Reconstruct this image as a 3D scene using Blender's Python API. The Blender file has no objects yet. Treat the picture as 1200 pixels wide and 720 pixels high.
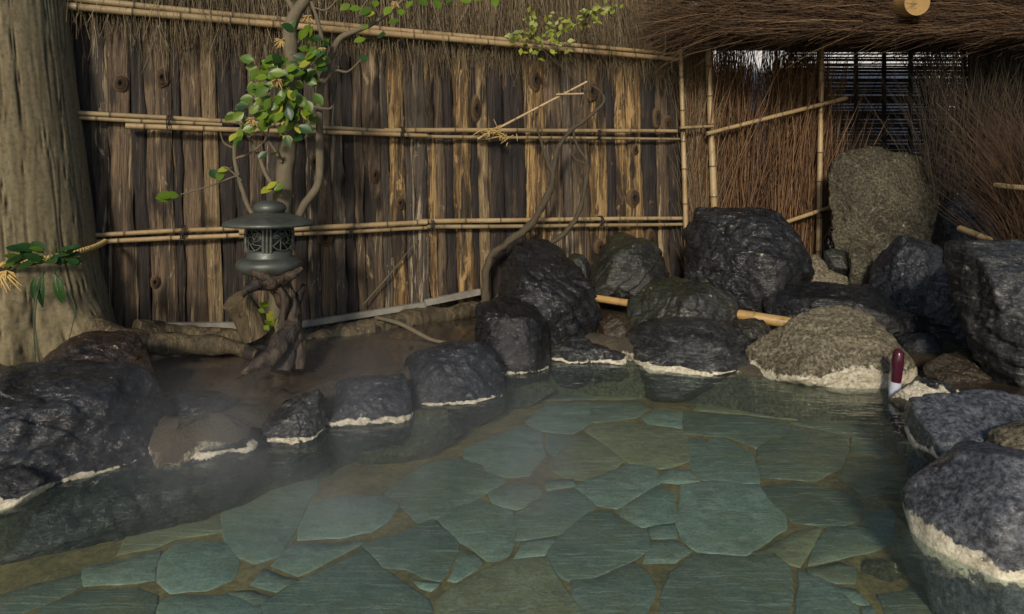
import bpy, bmesh, math, random
import numpy as np
from mathutils import Vector, Matrix, noise, Quaternion

random.seed(7)
RNG = np.random.default_rng(7)
S = bpy.context.scene
COL = S.collection
R = math.radians

# ------------------------------------------------------------------ camera, world, sun, exposure
H = 1.35            # eye height above the water (water is z = 0)
HOR = 205.0         # horizon row of the 1200 x 720 photograph
F = 800.0           # focal length in photograph pixels
cd = bpy.data.cameras.new("camera")
cam = bpy.data.objects.new("camera", cd)
COL.objects.link(cam)
cam.location = (0, 0, H)
cam.rotation_euler = (R(90), 0, 0)
cd.sensor_width = 36.0
cd.lens = 24.0
cd.shift_y = -(360.0 - HOR) / 1200.0
cd.clip_start = 0.05
cd.clip_end = 500.0
S.camera = cam

SUN_EL, SUN_AZ = 24.0, 188.0       # azimuth the light comes from, clockwise from +Y (behind the camera, a little left)
world = bpy.data.worlds.new("World")
S.world = world
world.use_nodes = True
wn = world.node_tree
wn.nodes.clear()
sky = wn.nodes.new("ShaderNodeTexSky")
sky.sky_type = 'NISHITA'
sky.sun_disc = False
sky.sun_elevation = R(SUN_EL)
sky.sun_rotation = R(SUN_AZ)
bg = wn.nodes.new("ShaderNodeBackground")
bg.inputs[1].default_value = 0.1
wo = wn.nodes.new("ShaderNodeOutputWorld")
wn.links.new(sky.outputs[0], bg.inputs[0])
wn.links.new(bg.outputs[0], wo.inputs[0])

sd = bpy.data.lights.new("sun", 'SUN')
sd.energy = 3.2
sd.angle = R(8.0)
sd.color = (1.0, 0.9, 0.74)
sun = bpy.data.objects.new("sun", sd)
COL.objects.link(sun)
ld = Vector((-math.sin(R(SUN_AZ)) * math.cos(R(SUN_EL)), -math.cos(R(SUN_AZ)) * math.cos(R(SUN_EL)), -math.sin(R(SUN_EL))))
sun.rotation_euler = ld.to_track_quat('-Z', 'Y').to_euler()
sun.location = (-1, -4, 6)

S.view_settings.view_transform = 'Standard'
S.view_settings.look = 'None'
S.view_settings.exposure = 0.05
S.view_settings.gamma = 1.0
S.view_settings.use_curve_mapping = False
S.render.engine = 'CYCLES'
S.cycles.use_denoising = True
S.cycles.max_bounces = 8
S.cycles.transparent_max_bounces = 12

# ------------------------------------------------------------------ helpers: points
def P(px, py, D):
    return Vector(((px - 600.0) / F * D, D, H - (py - HOR) / F * D))

def G(px, py, z=0.0):
    D = (H - z) * F / (py - HOR)
    return Vector(((px - 600.0) / F * D, D, z))

FA = np.array([-2.756, 4.5])
FD = np.array([0.8905, 0.455])
FN = np.array([0.455, -0.8905])     # towards the camera
def FT(px, off=0.0):
    """distance along the plank fence at which the ray through column px meets it"""
    k = (px - 600.0) / F
    a = FA + FN * off
    return (k * a[1] - a[0]) / (FD[0] - k * FD[1])

def FP(px, py, off=0.0):
    t = FT(px, off)
    a = FA + FN * off + FD * t
    D = a[1]
    return Vector((a[0], D, H - (py - HOR) / F * D))

def fw(t, off, z):
    a = FA + FD * t + FN * off
    return Vector((a[0], a[1], z))

# ------------------------------------------------------------------ helpers: objects
WPOS = {}
def tag(o, label=None, cat=None, group=None, kind=None):
    if label: o["label"] = label
    if cat: o["category"] = cat
    if group: o["group"] = group
    if kind: o["kind"] = kind
    return o

def thing(name, label, cat, loc=(0, 0, 0), group=None):
    o = bpy.data.objects.new(name, None)
    o.empty_display_size = 0.1
    COL.objects.link(o)
    o.location = loc
    WPOS[o.name] = Vector(loc)
    return tag(o, label, cat, group)

def mesh_data(name, V, Fc, mat, smooth=True, attr=None):
    me = bpy.data.meshes.new(name)
    V = np.asarray(V, dtype=np.float32)
    if isinstance(Fc, np.ndarray):
        n, k = Fc.shape
        me.vertices.add(len(V)); me.vertices.foreach_set("co", V.ravel())
        me.loops.add(n * k); me.loops.foreach_set("vertex_index", Fc.astype(np.int32).ravel())
        me.polygons.add(n)
        me.polygons.foreach_set("loop_start", np.arange(0, n * k, k, dtype=np.int32))
        me.polygons.foreach_set("loop_total", np.full(n, k, dtype=np.int32))
        me.update(calc_edges=True)
    else:
        me.from_pydata([tuple(map(float, v)) for v in V], [], Fc)
        me.update()
    if smooth:
        me.polygons.foreach_set("use_smooth", np.ones(len(me.polygons), dtype=bool))
    for k_, a in (attr or {}).items():
        at = me.attributes.new(k_, 'FLOAT', 'POINT')
        at.data.foreach_set("value", np.asarray(a, dtype=np.float32))
    for m in (mat if isinstance(mat, (list, tuple)) else [mat]):
        me.materials.append(m)
    me.validate()
    return me

def obj(name, V, Fc, mat, parent=None, smooth=True, attr=None, origin=None):
    """one mesh object from WORLD coordinates"""
    if parent is not None:
        og = WPOS[parent.name]
    else:
        og = Vector(origin) if origin is not None else Vector((0, 0, 0))
    V = np.asarray(V, dtype=np.float64) - np.array(og)
    o = bpy.data.objects.new(name, mesh_data(name, V, Fc, mat, smooth, attr))
    COL.objects.link(o)
    if parent is not None:
        o.parent = parent
        WPOS[o.name] = og
    else:
        o.location = og
        WPOS[o.name] = og
    return o

def merge(parts):
    """list of (V, F, attr) -> one (V, F, attr)"""
    VV, FF, AA, k = [], [], [], 0
    for V, Fc, A in parts:
        VV.append(np.asarray(V)); AA.append(np.asarray(A))
        FF += [tuple(i + k for i in f) for f in (Fc.tolist() if isinstance(Fc, np.ndarray) else Fc)]
        k += len(V)
    return np.concatenate(VV), FF, np.concatenate(AA)

def smooth_path(pts, n):
    """Catmull-Rom through pts (each (x,y,z,r))"""
    p = np.array(pts, dtype=float)
    p = np.vstack([2 * p[0] - p[1], p, 2 * p[-1] - p[-2]])
    out = []
    m = len(p) - 3
    for i in range(m):
        a, b, c, d = p[i], p[i + 1], p[i + 2], p[i + 3]
        for s in np.linspace(0, 1, n, endpoint=(i == m - 1)):
            out.append(0.5 * ((2 * b) + (-a + c) * s + (2 * a - 5 * b + 4 * c - d) * s ** 2 + (-a + 3 * b - 3 * c + d) * s ** 3))
    out = np.array(out)
    out[:, 3] = np.maximum(out[:, 3], 0.0006)
    return out

def sweep(path, sides=8, wob=0.0, seed=0, fr=14.0, cap=True, jit=0.0):
    """tube along path rows (x,y,z,r); returns V,F,A (A = 0 along sides, 1 at caps)"""
    path = np.asarray(path, dtype=float)
    n = len(path)
    pos = path[:, :3]; rad = path[:, 3]
    tan = np.gradient(pos, axis=0)
    tan /= (np.linalg.norm(tan, axis=1)[:, None] + 1e-9)
    up = np.array([0.0, 0, 1]) if abs(tan[0][2]) < 0.9 else np.array([1.0, 0, 0])
    u = np.cross(tan[0], up); u /= np.linalg.norm(u)
    V = []
    th = np.linspace(0, 2 * np.pi, sides, endpoint=False)
    for i in range(n):
        t = tan[i]
        u = u - t * np.dot(u, t); u /= (np.linalg.norm(u) + 1e-9)
        v = np.cross(t, u)
        ring = pos[i] + rad[i] * (np.cos(th)[:, None] * u + np.sin(th)[:, None] * v)
        V.append(ring)
    V = np.concatenate(V)
    if wob > 0:
        for i in range(len(V)):
            c = pos[i // sides]
            d = V[i] - c
            k = noise.fractal(Vector((V[i][0] * fr + seed, V[i][1] * fr, V[i][2] * fr * 0.6)), 1.0, 2.0, 3)
            V[i] = c + d * (1 + wob * k)
    Fc = []
    for i in range(n - 1):
        for j in range(sides):
            a = i * sides + j; b = i * sides + (j + 1) % sides
            Fc.append((a, b, b + sides, a + sides))
    A = np.zeros(len(V))
    if cap:
        k = len(V)
        V = np.vstack([V, V[:sides], V[-sides:]])
        A = np.concatenate([A, np.ones(2 * sides)])
        Fc.append(tuple(range(k + sides - 1, k - 1, -1)))
        Fc.append(tuple(range(k + sides, k + 2 * sides)))
    return V, Fc, A

def lathe(profile, c, segs=40):
    V, Fc = [], []
    th = np.linspace(0, 2 * np.pi, segs, endpoint=False)
    for r, z in profile:
        V.append(np.stack([c[0] + r * np.cos(th), c[1] + r * np.sin(th), np.full(segs, c[2] + z)], 1))
    V = np.concatenate(V)
    for i in range(len(profile) - 1):
        for j in range(segs):
            a = i * segs + j; b = i * segs + (j + 1) % segs
            Fc.append((a, b, b + segs, a + segs))
    return V, Fc, np.zeros(len(V))

def box(c, sx, sy, sz, ax=None):
    """box centre c, half sizes, axes optional 3x3"""
    ax = np.eye(3) if ax is None else np.asarray(ax)
    V = np.array([[x, y, z] for x in (-1, 1) for y in (-1, 1) for z in (-1, 1)], float) * np.array([sx, sy, sz])
    V = V @ ax + np.array(c)
    Fc = [(0, 1, 3, 2), (4, 6, 7, 5), (0, 4, 5, 1), (2, 3, 7, 6), (0, 2, 6, 4), (1, 5, 7, 3)]
    return V, Fc, np.zeros(8)

def twigs(base, direc, length, radius, bend, shade, seg=3, sides=3):
    """many thin twigs as arrays: base (n,3), direc (n,3) unit, length (n), radius (n), bend (n,3) sideways offset at the tip"""
    n = len(base)
    direc = direc / np.linalg.norm(direc, axis=1)[:, None]
    ref = np.where(np.abs(direc[:, 2:3]) < 0.9, np.array([[0, 0, 1.0]]), np.array([[1.0, 0, 0]]))
    u = np.cross(direc, ref); u /= np.linalg.norm(u, axis=1)[:, None]
    v = np.cross(direc, u)
    th = np.linspace(0, 2 * np.pi, sides, endpoint=False)
    rows = []
    for k in range(seg + 1):
        s = k / seg
        kink = RNG.normal(0, 0.012, (n, 3)) * length[:, None] * (0 if k == 0 else 1)
        c = base + direc * (length * s)[:, None] + bend * (s * s) + kink
        r = radius * (1 - 0.6 * s)
        ring = c[:, None, :] + r[:, None, None] * (np.cos(th)[None, :, None] * u[:, None, :] + np.sin(th)[None, :, None] * v[:, None, :])
        rows.append(ring)
    V = np.stack(rows, 1)                       # n, seg+1, sides, 3
    idx = np.arange(n * (seg + 1) * sides).reshape(n, seg + 1, sides)
    a = idx[:, :-1, :]; b = np.roll(idx, -1, axis=2)[:, :-1, :]
    c = np.roll(idx, -1, axis=2)[:, 1:, :]; d = idx[:, 1:, :]
    Q = np.stack([a, b, c, d], -1).reshape(-1, 4)
    A = np.repeat(shade, (seg + 1) * sides)
    return V.reshape(-1, 3), Q, A

# ------------------------------------------------------------------ helpers: materials
class NT:
    def __init__(s, name):
        s.m = bpy.data.materials.new(name); s.m.use_nodes = True
        s.t = s.m.node_tree; s.t.nodes.clear()
        s.out = s.t.nodes.new("ShaderNodeOutputMaterial")
        s.b = s.t.nodes.new("ShaderNodeBsdfPrincipled")
        s.t.links.new(s.b.outputs[0], s.out.inputs[0])
        s.tc = s.t.nodes.new("ShaderNodeTexCoord")
        s.oi = s.t.nodes.new("ShaderNodeObjectInfo")
    def n(s, t, **kw):
        x = s.t.nodes.new(t)
        for k, v in kw.items(): setattr(x, k, v)
        return x
    def l(s, a, b): s.t.links.new(a, b)
    def val(s, sock, v):
        if hasattr(v, "is_output"): s.l(v, sock)
        else: sock.default_value = v
    def math(s, op, a, b=0.0, c=0.0, clamp=False):
        x = s.n("ShaderNodeMath", operation=op, use_clamp=clamp)
        for i, v in enumerate((a, b, c)): s.val(x.inputs[i], v)
        return x.outputs[0]
    def coord(s, scale=(1, 1, 1), rnd=True, rot=(0, 0, 0)):
        mp = s.n("ShaderNodeMapping")
        mp.inputs["Scale"].default_value = scale
        mp.inputs["Rotation"].default_value = rot
        s.l(s.tc.outputs["Object"], mp.inputs[0])
        if not rnd: return mp.outputs[0]
        ad = s.n("ShaderNodeVectorMath", operation='ADD')
        k = s.math('MULTIPLY', s.oi.outputs["Random"], 47.0)
        s.l(mp.outputs[0], ad.inputs[0]); s.l(k, ad.inputs[1])
        return ad.outputs[0]
    def noise(s, co, scale, detail=5, rough=0.55, dist=0.0):
        x = s.n("ShaderNodeTexNoise")
        s.l(co, x.inputs["Vector"])
        x.inputs["Scale"].default_value = scale; x.inputs["Detail"].default_value = detail
        x.inputs["Roughness"].default_value = rough; x.inputs["Distortion"].default_value = dist
        return x.outputs["Fac"]
    def voro(s, co, scale, feat='F1'):
        x = s.n("ShaderNodeTexVoronoi", feature=feat)
        s.l(co, x.inputs["Vector"]); x.inputs["Scale"].default_value = scale
        return x.outputs["Distance"]
    def ramp(s, f, stops):
        x = s.n("ShaderNodeValToRGB")
        e = x.color_ramp.elements
        while len(e) < len(stops): e.new(0.5)
        for i, (p, c) in enumerate(stops):
            e[i].position = p
            e[i].color = (c, c, c, 1) if isinstance(c, (int, float)) else (*c, 1)
        s.l(f, x.inputs[0])
        return x.outputs[0]
    def mix(s, f, a, b, mode='MIX'):
        x = s.n("ShaderNodeMix", data_type='RGBA', blend_type=mode)
        s.val(x.inputs[0], f)
        for i, v in ((6, a), (7, b)):
            if isinstance(v, (tuple, list)): x.inputs[i].default_value = (*v[:3], 1)
            else: s.l(v, x.inputs[i])
        return x.outputs[2]
    def attr(s, name):
        x = s.n("ShaderNodeAttribute"); x.attribute_name = name
        return x.outputs["Fac"]
    def bump(s, h, strength=0.5, dist=0.02, prev=None):
        x = s.n("ShaderNodeBump")
        x.inputs["Strength"].default_value = strength; x.inputs["Distance"].default_value = dist
        s.l(h, x.inputs["Height"])
        if prev is not None: s.l(prev, x.inputs["Normal"])
        return x.outputs[0]
    def done(s, col=None, rough=None, normal=None, spec=None):
        if col is not None: s.val(s.b.inputs["Base Color"], col if not isinstance(col, tuple) else (*col[:3], 1))
        if rough is not None: s.val(s.b.inputs["Roughness"], rough)
        if normal is not None: s.l(normal, s.b.inputs["Normal"])
        if spec is not None: s.b.inputs["Specular IOR Level"].default_value = spec
        return s.m

def rock_mat(name, c1, c2, c3, rough=(0.22, 0.5), moss=0.0, mossc=(0.035, 0.045, 0.015), bump=0.6, strata=0.0, srot=(0.3, 0.6, 0.4), vein=0.0, wet=0.8):
    t = NT(name)
    co = t.coord()
    n1 = t.noise(co, 2.6, 6, 0.6); n2 = t.noise(co, 11, 8, 0.65); n3 = t.noise(co, 48, 8, 0.7)
    sco = t.coord((1.2, 1.2, 9.0), rot=srot)
    ns = t.noise(sco, 4.5, 6, 0.6, 0.4)
    col = t.mix(t.ramp(n1, [(0.36, 0.0), (0.64, 1.0)]), c1, c2)
    col = t.mix(t.ramp(n2, [(0.5, 0.0), (0.72, 0.75)]), col, c3)
    if strata: col = t.mix(t.math('MULTIPLY', t.ramp(ns, [(0.52, 0.0), (0.62, 1.0)]), strata), col, c3)
    if vein: col = t.mix(t.math('MULTIPLY', t.ramp(ns, [(0.62, 0.0), (0.68, 1.0)]), vein), col, (0.42, 0.4, 0.34))
    col = t.mix(t.ramp(n3, [(0.42, 0.7), (0.54, 0.0)]), col, (0.006, 0.006, 0.007))
    col = t.mix(t.ramp(n3, [(0.58, 0.0), (0.7, 0.6)]), col, tuple(min(0.5, 1.7 * x) for x in c3))
    if moss:
        ge = t.n("ShaderNodeNewGeometry"); sx = t.n("ShaderNodeSeparateXYZ"); t.l(ge.outputs["Normal"], sx.inputs[0])
        k = t.math('ADD', t.math('MULTIPLY', sx.outputs[2], 0.22), t.math('MULTIPLY', t.math('ADD', n2, n1), 0.5))
        col = t.mix(t.math('MULTIPLY', t.ramp(k, [(0.56, 0.0), (0.78, 1.0)]), moss), col, mossc)
    cr = t.attr("crust")
    crn = t.noise(co, 38, 7, 0.75)
    crc = t.mix(t.ramp(crn, [(0.35, 0.0), (0.6, 1.0)]), (0.3, 0.25, 0.16), (0.66, 0.61, 0.48))
    crf = t.ramp(t.math('ADD', cr, t.math('ADD', t.math('MULTIPLY', t.math('SUBTRACT', n2, 0.5), 2.2), t.math('MULTIPLY', t.math('SUBTRACT', n3, 0.5), 1.0))), [(0.4, 0.0), (0.6, 1.0)])
    col = t.mix(crf, col, crc)
    ro = t.ramp(n2, [(0.35, rough[0]), (0.7, rough[1])])
    ro2 = t.mix(crf, ro, (0.85, 0.85, 0.85))
    b1 = t.bump(n2, min(1, bump), 0.03)
    b2 = t.bump(n3, min(1, bump), 0.016, b1)
    b3 = t.bump(ns, min(1, bump * (0.35 + strata)), 0.03, b2)
    b4 = t.bump(t.noise(co, 110, 4, 0.7), min(1, bump), 0.006, b3)
    t.b.inputs["Coat Weight"].default_value = wet
    t.b.inputs["Coat Roughness"].default_value = 0.11
    t.b.inputs["Specular IOR Level"].default_value = 0.2
    cb = t.bump(t.noise(t.coord((1.0, 1.0, 2.6), rot=srot), 19, 3, 0.6, 0.5), 1.0, 0.02, t.bump(n2, 0.6, 0.02))
    wp = t.noise(co, 4.2, 4, 0.6)
    t.l(t.math('MULTIPLY', t.ramp(wp, [(0.36, 0.45), (0.55, 1.0)]), wet), t.b.inputs["Coat Weight"])
    t.l(cb, t.b.inputs["Coat Normal"])
    return t.done(col, ro2, b4)

M = {}
M['rock_blue'] = rock_mat('wet_blue_black_rock', (0.012, 0.014, 0.018), (0.024, 0.027, 0.033), (0.06, 0.064, 0.072), (0.16, 0.42), bump=0.75)
M['rock_gloss'] = rock_mat('glossy_wet_rock', (0.01, 0.011, 0.014), (0.02, 0.022, 0.027), (0.055, 0.058, 0.066), (0.1, 0.3), bump=1.0, wet=1.0)
M['rock_pale'] = rock_mat('blue_grey_rock', (0.05, 0.055, 0.063), (0.1, 0.106, 0.117), (0.17, 0.175, 0.185), (0.2, 0.45), bump=0.4, wet=0.6)
M['rock_rust'] = rock_mat('black_rock_with_rust_patch', (0.012, 0.011, 0.011), (0.075, 0.038, 0.014), (0.05, 0.035, 0.025), (0.15, 0.4), bump=0.8)
M['rock_black'] = rock_mat('wet_black_rock', (0.006, 0.006, 0.007), (0.012, 0.012, 0.013), (0.035, 0.035, 0.035), (0.16, 0.4), strata=0.5, bump=0.8)
M['rock_grey'] = rock_mat('grey_schist', (0.015, 0.0155, 0.016), (0.03, 0.031, 0.031), (0.075, 0.075, 0.07), (0.25, 0.5), strata=0.7, srot=(0.9, 0.5, 0.2), vein=0.35)
M['rock_moss'] = rock_mat('mossy_rock', (0.014, 0.014, 0.013), (0.028, 0.028, 0.024), (0.05, 0.05, 0.042), (0.25, 0.55), moss=0.8, mossc=(0.022, 0.026, 0.01))
M['rock_brown'] = rock_mat('brown_rock', (0.05, 0.034, 0.018), (0.016, 0.014, 0.012), (0.08, 0.055, 0.03), (0.2, 0.5), moss=0.15)
M['rock_tan'] = rock_mat('tan_rough_rock', (0.15, 0.125, 0.08), (0.25, 0.215, 0.145), (0.36, 0.32, 0.24), (0.5, 0.8), bump=0.9, moss=0.25, mossc=(0.06, 0.06, 0.02), wet=0.1)
M['rock_slab'] = rock_mat('lichened_tablet_stone', (0.05, 0.043, 0.028), (0.12, 0.106, 0.07), (0.21, 0.19, 0.135), (0.55, 0.85), bump=0.9, moss=0.3, wet=0.0)
M['rock_under'] = rock_mat('underwater_rock', (0.035, 0.036, 0.025), (0.075, 0.073, 0.048), (0.12, 0.115, 0.075), (0.5, 0.8), moss=0.4, mossc=(0.04, 0.05, 0.018), wet=0.0)

def wood_mat(name, base, dark, pale, pale_amt, char_amt, rough=0.7, grain=9.0):
    t = NT(name)
    co = t.coord((grain, grain, 0.55)); co1 = t.coord((1, 1, 1)); cof = t.coord((grain * 3.5, grain * 3.5, 1.1))
    g = t.noise(co, 2.2, 7, 0.62, 1.2); gf = t.noise(cof, 3.5, 6, 0.7, 0.6)
    pco = t.coord((13, 13, 0.75)); pn = t.noise(pco, 1.5, 7, 0.62, 0.6)
    cn = t.noise(t.coord((5.5, 5.5, 0.9)), 1.7, 6, 0.6, 0.4)
    col = t.mix(t.ramp(g, [(0.4, 0.0), (0.6, 1.0)]), dark, base)
    lo = 0.63 - 0.2 * pale_amt
    pn2 = t.noise(t.coord((5.5, 5.5, 2.2)), 1.7, 7, 0.65, 0.8)
    pn = t.math('MAXIMUM', pn, t.math('SUBTRACT', pn2, 0.05))
    pm = t.ramp(t.math('ADD', pn, t.math('MULTIPLY', t.math('SUBTRACT', gf, 0.5), 0.22)), [(lo, 0.0), (lo + 0.03, 1.0)])
    col = t.mix(pm, col, t.mix(gf, (pale[0] * 0.7, pale[1] * 0.62, pale[2] * 0.5), pale))
    lc = 0.61 - 0.22 * char_amt
    cm = t.ramp(cn, [(lc, 0.0), (lc + 0.08, 1.0)])
    col = t.mix(t.math('MULTIPLY', cm, 0.85), col, (0.012, 0.01, 0.011))
    kv = t.voro(t.coord((5.0, 5.0, 1.5)), 1.15)
    kn = t.ramp(kv, [(0.15, 1.0), (0.23, 0.0)])
    col = t.mix(t.math('MULTIPLY', kn, 0.9), col, (0.014, 0.009, 0.006))
    col = t.mix(t.ramp(gf, [(0.4, 0.6), (0.5, 0.0)]), col, (0.014, 0.01, 0.007))
    h = t.math('ADD', t.math('MULTIPLY', g, 0.8), t.math('MULTIPLY', pm, -0.4))
    b = t.bump(h, 0.9, 0.04)
    b = t.bump(gf, 0.8, 0.012, b)
    b = t.bump(kn, 0.5, 0.012, b)
    return t.done(col, t.ramp(g, [(0.3, rough - 0.15), (0.7, rough + 0.1)]), b, 0.35)

M['plank_brown'] = wood_mat('brown_weathered_plank', (0.17, 0.115, 0.068), (0.06, 0.042, 0.027), (0.36, 0.28, 0.17), 0.25, 0.25)
M['plank_dark'] = wood_mat('charred_dark_plank', (0.045, 0.032, 0.025), (0.014, 0.011, 0.011), (0.16, 0.11, 0.06), 0.15, 0.5)
M['plank_pale'] = wood_mat('pale_batten_wood', (0.3, 0.215, 0.115), (0.17, 0.115, 0.06), (0.4, 0.31, 0.18), 0.4, 0.0, grain=16)
M['plank_gold'] = wood_mat('golden_peeled_plank', (0.23, 0.135, 0.05), (0.05, 0.032, 0.017), (0.42, 0.285, 0.13), 0.6, 0.45)
M['plank_grey'] = wood_mat('grey_bark_plank', (0.12, 0.092, 0.064), (0.05, 0.04, 0.032), (0.36, 0.3, 0.22), 0.35, 0.2)
M['drift'] = wood_mat('wet_driftwood', (0.075, 0.052, 0.035), (0.022, 0.016, 0.012), (0.16, 0.12, 0.07), 0.15, 0.3, 0.5, grain=5)
M['log'] = wood_mat('old_log_bark', (0.12, 0.092, 0.05), (0.05, 0.037, 0.02), (0.2, 0.16, 0.09), 0.2, 0.1, 0.75, grain=4)

def bark_mat():
    t = NT('fissured_grey_bark')
    co = t.coord((1, 1, 0.16)); n1 = t.noise(co, 20, 7, 0.62, 0.5); n2 = t.noise(t.coord(), 40, 6, 0.7)
    n3 = t.noise(t.coord(), 1.8, 4, 0.5)
    fi = t.attr("mask")
    col = t.mix(t.ramp(n1, [(0.3, 0.0), (0.6, 1.0)]), (0.15, 0.12, 0.065), (0.225, 0.185, 0.108))
    col = t.mix(t.ramp(n3, [(0.45, 0.0), (0.7, 0.5)]), col, (0.18, 0.14, 0.078))
    col = t.mix(t.ramp(n2, [(0.38, 0.6), (0.52, 0.0)]), col, (0.09, 0.07, 0.04))
    col = t.mix(fi, col, (0.03, 0.02, 0.012))
    b = t.bump(n1, 0.2, 0.006); b = t.bump(n2, 0.3, 0.004, b)
    return t.done(col, 0.8, b, 0.3)
M['bark'] = bark_mat()

def simple_bark(name, c1, c2):
    t = NT(name)
    n1 = t.noise(t.coord((1, 1, 0.4)), 30, 6, 0.65); n2 = t.noise(t.coord(), 5, 4, 0.5)
    col = t.mix(n1, c1, c2); col = t.mix(t.ramp(n2, [(0.5, 0.0), (0.7, 0.6)]), col, (0.06, 0.055, 0.035))
    return t.done(col, 0.8, t.bump(n1, 0.6, 0.006), 0.3)
M['shrub_bark'] = simple_bark('camellia_bark', (0.06, 0.048, 0.03), (0.17, 0.14, 0.092))
M['vine_bark'] = simple_bark('gnarled_bark', (0.03, 0.023, 0.015), (0.085, 0.066, 0.042))

def bamboo_mat(name, c1, c2, node):
    t = NT(name)
    n1 = t.noise(t.coord((1, 1, 1)), 3.0, 5, 0.6); n2 = t.noise(t.coord((1, 1, 1)), 60, 4, 0.6)
    n4 = t.noise(t.coord(), 11.0, 5, 0.6)
    col = t.mix(t.ramp(n1, [(0.35, 0.0), (0.65, 1.0)]), c1, c2)
    col = t.mix(t.ramp(n4, [(0.56, 0.0), (0.68, 0.65)]), col, (0.1, 0.07, 0.035))
    col = t.mix(t.math('MULTIPLY', t.ramp(n2, [(0.5, 0.0), (0.7, 0.5)]), 0.6), col, (c1[0] * 0.5, c1[1] * 0.45, c1[2] * 0.35))
    col = t.mix(t.attr("mask"), col, node)
    return t.done(col, t.ramp(n1, [(0.3, 0.3), (0.7, 0.5)]), t.bump(n2, 0.2, 0.003), 0.5)
M['bamboo'] = bamboo_mat('dried_bamboo', (0.25, 0.17, 0.08), (0.37, 0.27, 0.145), (0.08, 0.055, 0.03))
M['bamboo_old'] = bamboo_mat('weathered_bamboo', (0.2, 0.145, 0.075), (0.3, 0.225, 0.12), (0.07, 0.05, 0.03))
M['bamboo_fresh'] = bamboo_mat('orange_bamboo', (0.33, 0.2, 0.07), (0.45, 0.29, 0.11), (0.2, 0.12, 0.04))

def twig_mat(name, stops):
    t = NT(name)
    a = t.attr("mask")
    n = t.noise(t.coord(rnd=False), 40, 3, 0.6)
    f = t.math('ADD', a, t.math('MULTIPLY', t.math('SUBTRACT', n, 0.5), 0.25))
    return t.done(t.ramp(f, stops), 0.75, None, 0.3)
M['thatch'] = twig_mat('grey_straw_twigs', [(0.0, (0.05, 0.035, 0.02)), (0.5, (0.155, 0.115, 0.065)), (1.0, (0.31, 0.25, 0.155))])
M['red_twig'] = twig_mat('red_brown_twigs', [(0.0, (0.03, 0.016, 0.009)), (0.5, (0.105, 0.054, 0.026)), (1.0, (0.25, 0.155, 0.08))])
M['roof_twig'] = twig_mat('brown_roof_twigs', [(0.0, (0.022, 0.012, 0.007)), (0.5, (0.08, 0.045, 0.023)), (1.0, (0.21, 0.135, 0.07))])
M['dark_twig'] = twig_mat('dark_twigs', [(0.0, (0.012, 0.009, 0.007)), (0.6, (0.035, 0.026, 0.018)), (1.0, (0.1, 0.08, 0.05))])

def plain(name, c, rough=0.6, var=0.3, nscale=20, bump=0.2, spec=0.4, metal=0.0):
    t = NT(name)
    n = t.noise(t.coord(), nscale, 5, 0.6)
    col = t.mix(n, tuple(x * (1 - var) for x in c), tuple(min(1, x * (1 + var)) for x in c))
    t.b.inputs["Metallic"].default_value = metal
    return t.done(col, rough, t.bump(n, bump, 0.006), spec)
M['cord'] = plain('dark_cord', (0.02, 0.016, 0.014), 0.9)
M['slat'] = plain('dark_bamboo_slat', (0.04, 0.036, 0.035), 0.45)
M['plaster'] = plain('pale_plaster', (0.68, 0.68, 0.7), 0.9, 0.06)
M['sill'] = plain('grey_painted_board', (0.2, 0.185, 0.155), 0.6, 0.7, 14)
M['sill_white'] = plain('white_board', (0.4, 0.39, 0.35), 0.5, 0.3, 12)
M['straw'] = plain('straw_rope', (0.42, 0.29, 0.1), 0.8, 0.35, 60)
M['flower'] = plain('dried_blossom', (0.36, 0.24, 0.09), 0.8, 0.45, 80)
M['maroon'] = plain('dark_red_plastic', (0.05, 0.008, 0.018), 0.2, 0.15, 10, 0.05)
M['pale_end'] = plain('pale_grey_plastic', (0.45, 0.47, 0.55), 0.35, 0.1, 10, 0.05)
M['glass'] = plain('dark_lantern_glass', (0.012, 0.013, 0.012), 0.08, 0.1, 14, 0.4, 0.8)

def bronze():
    t = NT('aged_green_bronze')
    co = t.coord(); n1 = t.noise(co, 9, 6, 0.6); n2 = t.noise(co, 45, 6, 0.7)
    col = t.mix(t.ramp(n1, [(0.35, 0.0), (0.65, 1.0)]), (0.05, 0.055, 0.045), (0.085, 0.095, 0.085))
    col = t.mix(t.ramp(n2, [(0.55, 0.0), (0.75, 0.5)]), col, (0.1, 0.08, 0.04))
    t.b.inputs["Metallic"].default_value = 0.35
    return t.done(col, t.ramp(n2, [(0.3, 0.35), (0.7, 0.6)]), t.bump(n2, 0.35, 0.004))
M['bronze'] = bronze()

def leaf_mat(name, c1, c2):
    t = NT(name)
    n = t.noise(t.coord(), 30, 3, 0.5)
    f = t.math('ADD', t.math('MULTIPLY', t.oi.outputs["Random"], 0.8), t.math('MULTIPLY', n, 0.3))
    col = t.mix(f, c1, c2)
    t.b.inputs["Transmission Weight"].default_value = 0.0
    m = t.done(col, 0.36, t.bump(n, 0.2, 0.003), 0.3)
    tr = t.n("ShaderNodeBsdfTranslucent"); t.l(col, tr.inputs[0])
    mx = t.n("ShaderNodeMixShader"); mx.inputs[0].default_value = 0.25
    t.l(t.b.outputs[0], mx.inputs[1]); t.l(tr.outputs[0], mx.inputs[2]); t.l(mx.outputs[0], t.out.inputs[0])
    return m
M['leaf'] = leaf_mat('glossy_leaf', (0.035, 0.085, 0.008), (0.13, 0.2, 0.014))
M['leaf_dark'] = leaf_mat('dark_leaf', (0.012, 0.04, 0.012), (0.03, 0.075, 0.018))
M['leaf_yellow'] = leaf_mat('yellow_green_leaf', (0.2, 0.24, 0.025), (0.34, 0.33, 0.04))

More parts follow.
